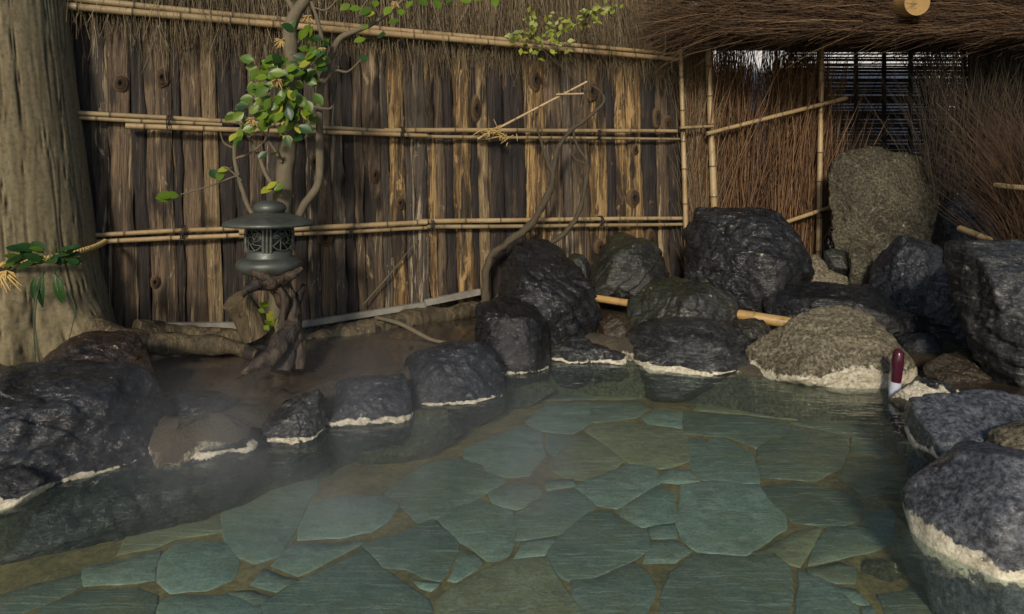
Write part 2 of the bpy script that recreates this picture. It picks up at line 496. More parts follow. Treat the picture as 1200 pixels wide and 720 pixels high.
def flag_mat(name, c1, c2, c3):
    t = NT(name)
    co = t.coord(); n1 = t.noise(co, 3.2, 6, 0.6); n2 = t.noise(co, 16, 7, 0.65); n3 = t.noise(co, 70, 5, 0.7)
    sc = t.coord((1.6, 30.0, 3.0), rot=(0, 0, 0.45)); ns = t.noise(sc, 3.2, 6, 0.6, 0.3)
    col = t.mix(t.ramp(n1, [(0.35, 0.0), (0.65, 1.0)]), c1, c2)
    col = t.mix(t.ramp(n2, [(0.5, 0.0), (0.7, 0.7)]), col, c3)
    hv = t.n("ShaderNodeHueSaturation"); t.l(t.math('ADD', 0.72, t.math('MULTIPLY', t.oi.outputs["Random"], 0.55)), hv.inputs["Value"]); t.l(col, hv.inputs["Color"]); col = hv.outputs[0]
    big = t.noise(t.coord(rnd=False), 1.1, 4, 0.6)
    col = t.mix(t.ramp(big, [(0.48, 0.0), (0.66, 0.55)]), col, (0.2, 0.185, 0.095))
    bl = t.noise(t.coord(rnd=False), 7.0, 6, 0.7)
    col = t.mix(t.ramp(bl, [(0.5, 0.0), (0.68, 0.6)]), col, (0.15, 0.13, 0.06))
    col = t.mix(t.ramp(bl, [(0.34, 0.5), (0.46, 0.0)]), col, (0.08, 0.1, 0.085))
    col = t.mix(t.ramp(ns, [(0.56, 0.0), (0.61, 0.55)]), col, (0.3, 0.35, 0.3))  # pale diagonal lines: ripple light on the pool floor painted into the stone colour
    col = t.mix(t.ramp(n3, [(0.38, 0.4), (0.52, 0.0)]), col, (0.07, 0.09, 0.075))
    return t.done(col, 0.7, t.bump(n3, 0.4, 0.006, t.bump(n2, 0.5, 0.02)), 0.2)
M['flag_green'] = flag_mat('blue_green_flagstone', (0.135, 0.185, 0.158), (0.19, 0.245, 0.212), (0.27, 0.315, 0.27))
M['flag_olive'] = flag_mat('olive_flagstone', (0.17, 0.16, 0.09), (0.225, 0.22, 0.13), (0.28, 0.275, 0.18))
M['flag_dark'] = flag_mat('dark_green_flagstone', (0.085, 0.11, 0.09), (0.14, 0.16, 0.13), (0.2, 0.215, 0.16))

def mortar_mat():
    t = NT('ochre_mortar')
    co = t.coord(rnd=False); n1 = t.noise(co, 5, 6, 0.6); n2 = t.noise(co, 40, 6, 0.7)
    col = t.mix(t.ramp(n1, [(0.35, 0.0), (0.65, 1.0)]), (0.13, 0.1, 0.045), (0.29, 0.205, 0.085))
    col = t.mix(t.ramp(n2, [(0.4, 0.5), (0.6, 0.0)]), col, (0.05, 0.042, 0.022))
    return t.done(col, 0.85, t.bump(n2, 0.4, 0.01), 0.2)
M['mortar'] = mortar_mat()

def rim_mat():
    t = NT('rough_wet_mortar')
    co = t.coord(rnd=False); n1 = t.noise(co, 4, 6, 0.6); n2 = t.noise(co, 55, 6, 0.75)
    col = t.mix(t.ramp(n1, [(0.35, 0.0), (0.65, 1.0)]), (0.055, 0.045, 0.03), (0.11, 0.09, 0.06))
    col = t.mix(t.ramp(n2, [(0.55, 0.0), (0.75, 0.6)]), col, (0.2, 0.17, 0.12))
    cr = t.attr("crust")
    crf = t.ramp(t.math('ADD', cr, t.math('MULTIPLY', t.math('SUBTRACT', n2, 0.5), 1.1)), [(0.4, 0.0), (0.6, 1.0)])
    col = t.mix(crf, col, t.mix(n2, (0.3, 0.25, 0.16), (0.62, 0.57, 0.45)))
    b = t.bump(n1, 0.8, 0.06); b = t.bump(n2, 1.0, 0.03, b)
    return t.done(col, t.ramp(n2, [(0.35, 0.3), (0.7, 0.7)]), b, 0.4)
M['rim'] = rim_mat()

def earth_mat():
    t = NT('wet_brown_earth')
    co = t.coord(rnd=False); n1 = t.noise(co, 1.6, 6, 0.6); n2 = t.noise(co, 26, 7, 0.7); n3 = t.noise(t.coord((1, 3, 1), rnd=False), 5, 5, 0.6)
    col = t.mix(t.ramp(n1, [(0.35, 0.0), (0.65, 1.0)]), (0.032, 0.024, 0.016), (0.06, 0.045, 0.03))
    col = t.mix(t.ramp(n2, [(0.58, 0.0), (0.75, 0.5)]), col, (0.1, 0.075, 0.045))
    ro = t.ramp(n3, [(0.45, 0.05), (0.66, 0.3)])
    b = t.bump(n3, 0.25, 0.012); b = t.bump(n2, 0.15, 0.003, b)
    t.b.inputs['Coat Weight'].default_value = 0.7; t.b.inputs['Coat Roughness'].default_value = 0.06
    t.l(t.bump(n3, 0.3, 0.01), t.b.inputs['Coat Normal'])
    return t.done(col, ro, b, 0.5)
M['earth'] = earth_mat()

def water_mat():
    m = bpy.data.materials.new('hot_spring_water'); m.use_nodes = True
    t = m.node_tree; t.nodes.clear()
    out = t.nodes.new("ShaderNodeOutputMaterial")
    tr = t.nodes.new("ShaderNodeBsdfTransparent"); tr.inputs[0].default_value = (0.85, 0.94, 0.905, 1)
    df = t.nodes.new("ShaderNodeBsdfDiffuse"); df.inputs[0].default_value = (0.34, 0.44, 0.38, 1)
    mk = t.nodes.new("ShaderNodeMixShader"); mk.inputs[0].default_value = 0.06
    gl = t.nodes.new("ShaderNodeBsdfGlossy"); gl.inputs["Roughness"].default_value = 0.015
    lw = t.nodes.new("ShaderNodeLayerWeight"); lw.inputs["Blend"].default_value = 0.5
    pw = t.nodes.new("ShaderNodeMath"); pw.operation = 'POWER'; pw.inputs[1].default_value = 5.0
    fr = t.nodes.new("ShaderNodeMath"); fr.operation = 'MULTIPLY_ADD'; fr.inputs[1].default_value = 0.98; fr.inputs[2].default_value = 0.02
    mx = t.nodes.new("ShaderNodeMixShader")
    tc = t.nodes.new("ShaderNodeTexCoord")
    mp = t.nodes.new("ShaderNodeMapping"); mp.inputs["Scale"].default_value = (1, 2.2, 1); mp.inputs["Rotation"].default_value = (0, 0, 0.35)
    n1 = t.nodes.new("ShaderNodeTexNoise"); n1.inputs["Scale"].default_value = 3.6; n1.inputs["Detail"].default_value = 2
    n2 = t.nodes.new("ShaderNodeTexNoise"); n2.inputs["Scale"].default_value = 12.0; n2.inputs["Detail"].default_value = 2
    ad = t.nodes.new("ShaderNodeMath"); ad.operation = 'MULTIPLY_ADD'; ad.inputs[1].default_value = 0.25
    bp = t.nodes.new("ShaderNodeBump"); bp.inputs["Strength"].default_value = 0.5; bp.inputs["Distance"].default_value = 0.025
    L = t.links.new
    L(tc.outputs["Object"], mp.inputs[0]); L(mp.outputs[0], n1.inputs["Vector"]); L(mp.outputs[0], n2.inputs["Vector"])
    L(n2.outputs["Fac"], ad.inputs[0]); L(n1.outputs["Fac"], ad.inputs[2]); L(ad.outputs[0], bp.inputs["Height"])
    L(bp.outputs[0], gl.inputs["Normal"]); L(bp.outputs[0], lw.inputs["Normal"]); L(lw.outputs["Facing"], pw.inputs[0]); L(pw.outputs[0], fr.inputs[0])
    L(fr.outputs[0], mx.inputs[0]); L(tr.outputs[0], mk.inputs[1]); L(df.outputs[0], mk.inputs[2]); L(mk.outputs[0], mx.inputs[1]); L(gl.outputs[0], mx.inputs[2]); L(mx.outputs[0], out.inputs[0])
    return m
M['water'] = water_mat()

# ------------------------------------------------------------------ the setting: ground with the pool basin, floor, water
OUT_PX = [(0, 580), (60, 561), (170, 538), (200, 545), (280, 527), (305, 512), (372, 500), (385, 492), (478, 470), (512, 468), (585, 437),
          (640, 420), (735, 422), (800, 428), (868, 437), (960, 446), (1065, 450), (1045, 470), (1085, 490), (1086, 515), (1096, 540), (1160, 556), (1250, 572)]
OUTL = [G(x, y) for x, y in OUT_PX]
OUTL = [(p.x, p.y) for p in OUTL] + [(2.75, 2.4), (2.75, 1.0), (-2.7, 1.0), (-2.75, 2.6)]
OUTL = np.array(OUTL)

def sdist(px, py):
    """signed distance to the pool outline, positive outside"""
    n = len(OUTL)
    d = np.full(px.shape, 1e9); ins = np.zeros(px.shape, bool)
    for i in range(n):
        a = OUTL[i]; b = OUTL[(i + 1) % n]
        e = b - a
        wx, wy = px - a[0], py - a[1]
        s = np.clip((wx * e[0] + wy * e[1]) / (e @ e), 0, 1)
        d = np.minimum(d, np.hypot(wx - s * e[0], wy - s * e[1]))
        c = ((a[1] <= py) & (b[1] > py)) | ((b[1] <= py) & (a[1] > py))
        xi = a[0] + (py - a[1]) * e[0] / (e[1] if abs(e[1]) > 1e-9 else 1e-9)
        ins ^= c & (px < xi)
    return np.where(ins, -d, d)

def smooth(a, b, x):
    t = np.clip((x - a) / (b - a), 0, 1)
    return t * t * (3 - 2 * t)

def axis(lo, hi, step, far):
    mid = np.arange(lo, hi + 1e-6, step)
    e = []
    s = step; x = 0
    while x < far:
        s *= 1.45; x += s; e.append(x)
    e = np.array(e)
    return np.concatenate([(lo - e)[::-1], mid, hi + e])

FLOOR = -0.24
gx = axis(-3.6, 4.6, 0.055, 90); gy = axis(0.6, 8.6, 0.055, 90)
XX, YY = np.meshgrid(gx, gy, indexing='ij')
DD = sdist(XX, YY)
NZ = np.array([noise.fractal(Vector((x * 2.2, y * 2.2, 0.3)), 1.0, 2.0, 4) for x, y in zip(XX.ravel(), YY.ravel())]).reshape(XX.shape)
fdist = (XX - FA[0]) * FN[0] + (YY - FA[1]) * FN[1]       # distance in front of the fence
ZO = 0.02 + 0.095 * smooth(0.1, 0.4, DD) + 0.1 * smooth(1.05, 0.35, fdist) * (XX < 1.9) + 0.25 * smooth(0.4, 1.6, DD) * smooth(1.2, 2.2, XX) + 0.035 * NZ * smooth(0.05, 0.7, np.abs(DD)) * np.where(XX < 0.2, 0.25, 1.0)
ZI = -0.5 * smooth(0.0, 0.16, -DD + 0.06 * NZ) + 0.03
ZZ = np.where(DD > 0, ZO, np.minimum(ZI, 0.02))
nx, ny = XX.shape
V = np.stack([XX, YY, ZZ], -1).reshape(-1, 3)
ii = np.arange(nx * ny).reshape(nx, ny)
Q = np.stack([ii[:-1, :-1], ii[1:, :-1], ii[1:, 1:], ii[:-1, 1:]], -1).reshape(-1, 4)
ground = obj('ground', V, Q, [M['earth'], M['rock_under']], attr={"crust": np.zeros(len(V))})
qd = DD.ravel()[Q].mean(1)
ground.data.polygons.foreach_set("material_index", (qd < 0.04).astype(np.int32))
tag(ground, 'wet brown earth bank around the pool', kind='structure')

# pool floor sheet (mortar) and its flagstones
fx = np.linspace(-3.2, 3.4, 60); fy = np.linspace(0.6, 6.2, 50)
X2, Y2 = np.meshgrid(fx, fy, indexing='ij')
V = np.stack([X2, Y2, np.full(X2.shape, FLOOR)], -1).reshape(-1, 3)
ii = np.arange(len(V)).reshape(X2.shape)
pool_floor = obj('pool_floor', V, np.stack([ii[:-1, :-1], ii[1:, :-1], ii[1:, 1:], ii[:-1, 1:]], -1).reshape(-1, 4), M['mortar'])
tag(pool_floor, 'crazy paved pool floor of green stone with ochre joints under the water', kind='structure')

g_, o_, d_ = 'flag_green', 'flag_olive', 'flag_dark'
FLAGS = [
 (g_, [(455,579),(475,560),(500,545),(535,537),(560,547),(590,565),(572,576),(550,590),(510,607),(490,612),(482,602),(467,590)]),
 (g_, [(547,527),(570,517),(612,500),(632,507),(634,522),(637,535),(625,547),(617,557),(600,559),(575,555),(550,540)]),
 (g_, [(640,509),(670,511),(665,522),(650,535),(642,530)]),
 (o_, [(645,545),(662,526),(670,515),(685,511),(707,522),(729,540),(710,555),(688,562),(668,561),(650,553)]),
 (o_, [(692,499),(735,496),(800,505),(804,515),(804,540),(785,547),(760,549),(737,542),(720,530),(702,515),(689,507)]),
 (g_, [(675,570),(710,555),(737,545),(767,550),(770,567),(755,577),(725,595),(702,592),(682,580)]),
 (g_, [(607,602),(625,590),(637,580),(675,575),(697,595),(682,607),(657,625),(625,631),(607,632)]),
 (g_, [(640,565),(670,563),(672,570),(643,575)]),
 (g_, [(515,610),(540,595),(562,587),(582,595),(600,602),(601,620),(602,635),(597,650),(585,657),(570,657),(550,642),(537,635),(527,622)]),
 (g_, [(572,578),(590,570),(630,570),(635,580),(620,592),(605,598),(580,590)]),
 (g_, [(427,640),(470,625),(507,610),(530,630),(535,640),(527,665),(517,680),(495,677),(475,667),(452,665),(437,650)]),
 (g_, [(540,645),(555,652),(565,662),(550,672),(535,682),(525,680)]),
 (g_, [(482,682),(517,685),(505,695),(492,691)]),
 (o_, [(530,692),(570,670),(600,659),(640,657),(650,675),(665,695),(680,715),(690,760),(515,760),(517,705)]),
 (g_, [(610,636),(637,632),(650,630),(642,643),(637,652),(602,655)]),
 (g_, [(645,645),(665,622),(690,602),(715,601),(727,610),(747,620),(757,625),(757,645),(740,657),(715,667),(690,676),(667,677),(643,660)]),
 (g_, [(727,597),(750,582),(770,570),(792,580),(791,610),(770,615),(747,618),(730,607)]),
 (g_, [(760,620),(790,615),(794,631),(765,632)]),
 (g_, [(762,637),(795,634),(810,646),(790,660),(755,660)]),
 (g_, [(800,572),(820,567),(890,570),(897,585),(917,605),(917,620),(885,642),(872,650),(820,645),(800,631),(795,617)]),
 (d_, [(817,651),(872,654),(905,652),(922,665),(925,685),(922,760),(770,760),(780,700),(787,672)]),
 (g_, [(670,681),(700,679),(740,662),(760,675),(767,690),(757,720),(745,760),(700,760),(672,700)]),
 (g_, [(807,515),(850,515),(880,532),(887,555),(887,566),(835,566),(820,560),(810,545)]),
 (g_, [(780,552),(807,552),(820,565),(795,567),(772,565)]),
 (g_, [(750,490),(767,481),(800,484),(797,502),(760,497)]),
 (g_, [(694,472),(747,472),(760,480),(745,490),(694,495)]),
 (g_, [(617,495),(640,475),(690,472),(690,498),(670,508),(632,505)]),
 (d_, [(802,485),(872,489),(922,496),(925,515),(885,525),(852,512),(807,509)]),
 (d_, [(893,573),(938,567),(984,575),(1004,587),(1011,600),(1004,611),(980,617),(955,615),(931,611),(913,593)]),
 (d_, [(889,526),(927,500),(993,513),(984,547),(955,562),(895,560),(889,538)]),
 (o_, [(993,538),(1029,540),(1082,551),(1073,573),(1013,582),(989,560)]),
 (g_, [(971,619),(1002,618),(1038,624),(1049,629),(1042,640),(1015,649),(985,655),(950,662),(955,642)]),
 (o_, [(930,625),(962,620),(957,636),(942,655),(935,664),(905,655),(885,648)]),
 (g_, [(938,672),(978,687),(1002,711),(1012,760),(930,760)]),
 (d_, [(945,668),(985,660),(1002,668),(1002,684),(976,684),(950,674)]),
 (g_, [(980,690),(1004,692),(1020,710),(1000,708)]),
 (o_, [(1052,640),(1080,620),(1120,650),(1110,690),(1070,680)]),
 (d_, [(1030,700),(1066,690),(1105,700),(1110,760),(1050,760)]),
 (d_, [(1062,600),(1062,580),(1110,585),(1120,630),(1085,612)]),
 (o_, [(150,625),(255,585),(258,625),(205,632),(180,642),(140,650)]),
 (d_, [(640,470),(640,462),(700,455),(760,456),(745,468),(690,468)]),
 (g_, [(1015,600),(1049,598),(1049,626),(1011,615)]),
 (g_, [(1009,716),(1024,713),(1045,760),(1015,760)]),
 (d_, [(930,497),(1000,480),(1040,500),(1035,535),(998,530),(995,512)]),
 (o_, [(820,470),(900,462),(960,472),(985,480),(930,492),(875,486),(815,481)]),
 (g_, [(187,657),(207,637),(267,637),(280,660),(273,680),(240,693),(200,695),(187,680)]),
 (g_, [(263,580),(300,560),(373,540),(373,567),(353,603),(343,627),(327,650),(300,658),(277,650),(263,627)]),
 (g_, [(355,615),(367,590),(400,583),(450,583),(465,592),(452,612),(435,622),(400,630),(355,632)]),
 (g_, [(343,640),(400,637),(428,636),(400,650),(360,670),(350,675),(320,663)]),
 (g_, [(310,667),(347,680),(323,695),(293,687)]),
 (g_, [(313,707),(360,680),(400,660),(425,647),(450,670),(475,687),(500,702),(505,712),(495,760),(325,760)]),
 (d_, [(267,693),(297,693),(320,700),(300,710)]),
 (g_, [(100,667),(147,657),(187,647),(182,667),(180,680),(140,685),(100,687)]),
 (d_, [(-20,707),(40,687),(93,673),(93,690),(37,715),(-20,735)]),
 (d_, [(50,713),(100,695),(160,690),(183,700),(177,720),(167,760),(25,760)]),
 (g_, [(197,702),(267,697),(307,713),(307,760),(187,760),(187,713)]),
]
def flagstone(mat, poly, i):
    P2 = [G(x, y, FLOOR) for x, y in poly]
    c = sum(P2, Vector()) / len(P2)
    # subdivide and wobble the outline, keep a mortar joint round it
    pts = []
    n = len(P2)
    for k in range(n):
        a, b = P2[k], P2[(k + 1) % n]
        m = max(1, int((b - a).length / 0.045))
        for j in range(m):
            p = a.lerp(b, j / m)
            w = noise.noise_vector(Vector((p.x * 9, p.y * 9, i)))
            pts.append(Vector((p.x + 0.014 * w.x, p.y + 0.014 * w.y, 0)))
    inner = []
    n = len(pts)
    r = random.Random(i)
    tx, ty, tz = r.uniform(-.006, .006), r.uniform(-.006, .006), r.uniform(0.004, 0.007)
    V = []
    cc = Vector((c.x, c.y, 0))
    for s, dz in ((1.075, -0.009), (1.06, -0.004), (1.02, -0.001), (0.55, 0.0)):
        for p in pts:
            d = p - cc
            L = d.length
            q = cc + d * max(0.2, (L - (1 - s) * min(L, 0.3) * 1.1) / L)
            z = FLOOR + tz + dz + tx * d.x + ty * d.y + 0.004 * noise.fractal(Vector((q.x * 9, q.y * 9, i)), 1, 2, 3)
            V.append((q.x, q.y, z))
    V.append((c.x, c.y, FLOOR + tz + 0.007))
    Fc = []
    for k in range(3):
        for j in range(n):
            a, b = k * n + j, k * n + (j + 1) % n
            Fc.append((a, b, b + n, a + n))
    for j in range(n):
        Fc.append((3 * n + j, 3 * n + (j + 1) % n, 4 * n))
    # orient up
    if Vector(V[1]).x * 0 == 0:
        A = sum(pts[k].x * pts[(k + 1) % n].y - pts[(k + 1) % n].x * pts[k].y for k in range(n))
        if A < 0: Fc = [tuple(reversed(f)) for f in Fc]
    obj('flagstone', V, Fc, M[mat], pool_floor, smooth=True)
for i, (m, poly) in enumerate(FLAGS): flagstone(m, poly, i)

# water surface
wl = np.array(OUTL)
cw = wl.mean(0)
wx = np.linspace(-3.0, 3.3, 120); wy = np.linspace(0.7, 5.6, 100)
X3, Y3 = np.meshgrid(wx, wy, indexing='ij')
dw = sdist(X3, Y3)
ii = np.arange(X3.size).reshape(X3.shape)
Q = np.stack([ii[:-1, :-1], ii[1:, :-1], ii[1:, 1:], ii[:-1, 1:]], -1).reshape(-1, 4)
Q = Q[dw.ravel()[Q].min(1) < 0.12]
V = np.stack([X3, Y3, np.zeros(X3.shape)], -1).reshape(-1, 3)
us = np.unique(Q); mp_ = np.full(len(V), -1); mp_[us] = np.arange(len(us))
water = obj('water', V[us], mp_[Q], M['water'])
tag(water, 'clear still hot spring water filling the stone pool', kind='structure')

# mortar rim that the edge stones are bedded in
def pool_rim():
    n = 25                                     # outline points that are built of stones
    pts = np.array([OUTL[i % len(OUTL)] for i in range(-1, n - 1)])
    path = smooth_path(np.c_[pts, np.zeros(len(pts)), np.full(len(pts), 0.1)], 18)
    prof = [(-0.0, -0.12), (-0.025, -0.06), (-0.025, 0.0), (-0.015, 0.045), (0.01, 0.085), (0.06, 0.12), (0.14, 0.135), (0.18, 0.135), (0.22, 0.12), (0.27, 0.08), (0.32, 0.02)]
    for _ in range(14):
        path[1:-1, :2] = 0.25 * path[:-2, :2] + 0.5 * path[1:-1, :2] + 0.25 * path[2:, :2]
    t = np.gradient(path[:, :2], axis=0); t /= np.linalg.norm(t, axis=1)[:, None]
    nrm = np.stack([-t[:, 1], t[:, 0]], 1)      # to the outside: outline runs left to right along the back
    V, cr = [], []
    for i in range(len(path)):
        for o, z in prof:
            p = path[i, :2] + nrm[i] * o
            k = noise.fractal(Vector((p[0] * 7, p[1] * 7, z * 9)), 1.0, 2.0, 4)
            V.append((p[0] + nrm[i][0] * 0.03 * k, p[1] + nrm[i][1] * 0.03 * k, z * (1.0 if p[0] < 1.0 else 0.4) + 0.04 * k * (1.0 if p[0] < 1.0 else 0.5)))
            cr.append((0.42 + 0.3 * k) if -0.01 < z < 0.05 else 0.0)
    m = len(prof)
    Fc = [(i * m + j, (i + 1) * m + j, (i + 1) * m + j + 1, i * m + j + 1) for i in range(len(path) - 1) for j in range(m - 1)]
    o = obj('pool_rim', V, Fc, M['rim'], attr={"crust": cr})
    tag(o, 'rough mortar rim with a pale mineral line at the water', kind='structure')
pool_rim()

# ------------------------------------------------------------------ rocks
def ico(sub):
    bm = bmesh.new(); bmesh.ops.create_icosphere(bm, subdivisions=sub, radius=1.0)
    V = np.array([v.co for v in bm.verts]); Fc = np.array([[v.index for v in f.verts] for f in bm.faces])
    bm.free(); return V, Fc
ICO = {s: ico(s) for s in (3, 4, 5, 6)}

def hull_planes(pts):
    bm = bmesh.new()
    for p in pts: bm.verts.new(tuple(p))
    bmesh.ops.convex_hull(bm, input=list(bm.verts))
    bm.normal_update()
    N, Dd = [], []
    for f in bm.faces:
        n = np.array(f.normal); d = float(np.dot(n, np.array(f.verts[0].co)))
        if d < 0: n, d = -n, -d
        N.append(n); Dd.append(max(d, 1e-3))
    bm.free()
    return np.array(N), np.array(Dd)

def rock(name, label, poly, D, thick, mat, seed, group=None, cat='rock', sub=6, lean=0.35, facets=9, rough=1.0, boxy=2.6, crust=None, parent=None, turn=0.5, cuts=6, sharp=60, under=0.8, fine=1.0):
    """fractured boulder: the hull of its outline and of random corner points in front and behind, edges slightly worn,
    surface broken by strata and cracks; thick = half depth; crust = (height, half width, waviness) of the mineral line"""
    pw = np.array([[(x - 600) / F * D, H - (y - HOR) / F * D] for x, y in poly])
    x, z = pw[:, 0], pw[:, 1]; x1, z1 = np.roll(x, -1), np.roll(z, -1)
    cr_ = x * z1 - x1 * z; A = cr_.sum() / 2
    cx = ((x + x1) * cr_).sum() / (6 * A); cz = ((z + z1) * cr_).sum() / (6 * A)
    r = random.Random(seed)
    q0 = pw - (cx, cz)
    pts = []
    for p in q0:
        pts.append((p[0], r.uniform(-0.45, 0.45) * thick + lean * p[1], p[1]))
    k = 3 + facets // 3
    for side, m in ((-1, k), (1, 4)):
        for t in range(m):
            a = 2 * math.pi * (t + r.uniform(-.3, .3)) / m
            d = np.array([math.cos(a), math.sin(a)])
            best = 1e9
            for e in range(len(q0)):
                p0 = q0[e]; ed = q0[(e + 1) % len(q0)] - p0
                den = d[0] * ed[1] - d[1] * ed[0]
                if abs(den) < 1e-12: continue
                tt = (p0[0] * ed[1] - p0[1] * ed[0]) / den; ss = (p0[0] * d[1] - p0[1] * d[0]) / den
                if tt > 0 and -1e-6 <= ss <= 1 + 1e-6: best = min(best, tt)
            f = r.uniform(0.25, 0.85) if boxy < 3 else r.uniform(0.6, 0.97)
            pz = d[1] * best * f
            pts.append((d[0] * best * f, side * thick * r.uniform(0.7, 1.0) * (1.0 if boxy >= 3 else (1.15 - 0.5 * f)) + lean * pz, pz))
    pts = np.array(pts)
    N, Dd = hull_planes(pts)
    xn, xd = [], []
    for t in range(cuts):
        n = np.array(Vector((r.gauss(0, .8), -abs(r.gauss(.7, .5)), r.gauss(.35, .6))).normalized())
        xn.append(n); xd.append((pts @ n).max() * r.uniform(0.66, 0.88))
    if cuts: N = np.vstack([N, xn]); Dd = np.r_[Dd, xd]
    U, Fc = ICO[sub]
    ext = np.abs(pts).max(0)
    dirs = U * (ext ** 0.8); dirs /= np.linalg.norm(dirs, axis=1)[:, None]
    q = np.maximum(dirs @ N.T, 0) / Dd[None, :]
    rad = np.sum(q ** sharp, axis=1) ** (-1.0 / sharp)
    V = dirs * rad[:, None]
    size = float(np.sqrt(abs(A)) * 0.56)
    off = seed * 3.71 % 50
    sd_ = Vector((r.gauss(0, 1), r.gauss(0, .6), r.gauss(0, 1.2))).normalized()      # bedding direction
    nrm = V / np.linalg.norm(V, axis=1)[:, None]
    for i in range(len(V)):
        p = V[i]
        q = Vector((p[0] / size + off, p[1] / size, p[2] / size))
        a = noise.fractal(q * 1.3, 1.0, 2.0, 2)
        # stepped bedding: ledges that come and go
        w = q.dot(sd_) * 4.0 + 0.5 * a
        st = (w - math.floor(w)); st = st * st * st
        g = max(0.0, noise.noise(q * 1.1 + Vector((9, 3, 1))) + 0.15)
        b = abs(noise.fractal(q * 2.6 + sd_ * 3.0, 0.9, 2.1, 4))
        c = noise.fractal(q * 9.0, 0.7, 2.1, 4)
        # one-sided chips
        chp = noise.noise(q * 3.1 + Vector((5, 5, 5)))
        ch = -max(0.0, chp - 0.22) * 0.5
        dr = size * rough * (0.025 * a - 0.12 * g * st - 0.04 * b + 0.018 * fine * c + 0.2 * ch)
        V[i] = p + nrm[i] * dr
    for ax_, (lo_, hi_) in ((0, (q0[:, 0].min(), q0[:, 0].max())), (2, (q0[:, 1].min(), q0[:, 1].max()))):
        a0, a1 = V[:, ax_].min(), V[:, ax_].max()
        V[:, ax_] = lo_ + (V[:, ax_] - a0) * (hi_ - lo_) / (a1 - a0)
    if turn:
        ya = math.atan2(cx, D) * turn
        X0 = V[:, 0].copy(); Y0 = V[:, 1].copy()
        V[:, 0] = X0 * math.cos(ya) + Y0 * math.sin(ya)
        V[:, 1] = -X0 * math.sin(ya) + Y0 * math.cos(ya)
    W = V + np.array([cx, D, cz])
    W[:, 1] += under * np.maximum(-W[:, 2], 0)           # undercut below the water
    at = np.zeros(len(W))
    if crust:
        zc, hw, wv = crust
        for i in range(len(W)):
            w = W[i]
            n0 = noise.fractal(Vector((w[0] * 7 + off, w[1] * 7, 0)), 1.0, 2.0, 4)
            n1 = noise.noise(Vector((w[0] * 3.1 + off, w[1] * 3.1, 4)))
            n2_ = noise.noise(Vector((w[0] * 13 + off, w[1] * 13, w[2] * 20)))
            at[i] = max(0.0, 1.0 - abs(w[2] - zc - n0 * wv) / (hw * max(0.25, 1.0 + 1.3 * n1))) * (0.8 + 0.7 * n1 + 0.4 * n2_)
        at = np.clip(at * 1.5, 0, 1)
        nn = (V / (np.linalg.norm(V, axis=1)[:, None] + 1e-6))
        W = W + nn * (at * 0.006)[:, None]
    base = (cx, D, max(W[:, 2].min(), -0.3))
    o = obj(name, W, Fc, M[mat], parent, attr={"crust": at}, origin=base)
    if parent is None: tag(o, label, cat, group)
    return o

GL = 'stones edging the pool on the left'
GB = 'boulders heaped at the back of the pool'
GR = 'rocks along the right side of the pool'
rock('boulder', 'large glossy blue-black wet boulder at the far left edge of the pool', [(-120,452),(-40,440),(60,438),(150,448),(170,455),(172,480),(198,505),(192,530),(160,548),(90,566),(20,585),(-120,610)], 3.15, 0.42, 'rock_gloss', 1, GL, sub=6, lean=0.5, facets=8, crust=(0.008, 0.013, 0.012))
rock('rock', 'small low rock with pale crust poking from the water at the left frame edge', [(-60,556),(-10,548),(25,552),(45,566),(50,580),(30,600),(-20,610),(-60,612)], 2.85, 0.16, 'rock_grey', 2, GL, sub=5, crust=(0.012, 0.02, 0.02), lean=0.6)
rock('rock', 'blocky wet black rock with a brown patch at the foot of the tree', [(52,448),(58,412),(75,396),(110,391),(150,394),(168,402),(178,428),(178,455),(60,460)], 3.62, 0.22, 'rock_rust', 3, GL, facets=10)
rock('rock', 'low flat dark slab of rock between the glossy boulder and the brown bank', [(160,462),(200,460),(235,466),(262,470),(266,476),(225,486),(190,490),(168,482)], 3.6, 0.18, 'rock_black', 4, GL, sub=5, lean=0.9)
rock('rock', 'low grey edge stone under a thick cream crust, nearest the left boulder', [(165,548),(180,526),(205,514),(240,509),(272,512),(296,522),(300,560),(240,580),(170,585)], 3.28, 0.15, 'rock_grey', 5, GL, boxy=3.4, sub=5, crust=(0.018, 0.028, 0.02), lean=0.8, facets=6)
rock('rock', 'wedge-shaped grey edge stone with a pale waterline stripe before the lantern', [(296,525),(302,500),(322,484),(352,468),(371,463),(377,476),(378,500),(380,560),(300,565)], 3.5, 0.16, 'rock_grey', 6, GL, boxy=3.6, facets=6, crust=(0.024, 0.011, 0.01), lean=0.6)
rock('rock', 'flat topped dark grey edge stone with cracked cream crust below it', [(371,505),(373,466),(385,454),(415,449),(450,449),(474,447),(482,462),(484,490),(484,545),(375,560)], 3.78, 0.2, 'rock_blue', 7, GL, boxy=4.5, facets=7, crust=(0.016, 0.02, 0.014), lean=0.6)
rock('rock', 'large square grey edge block at the bend of the left pool side', [(468,475),(469,430),(485,415),(520,408),(550,404),(574,409),(587,424),(592,440),(590,490),(550,510),(470,530)], 4.22, 0.26, 'rock_blue', 8, GL, boxy=4.2, facets=8, crust=(0.01, 0.014, 0.012), lean=0.5)

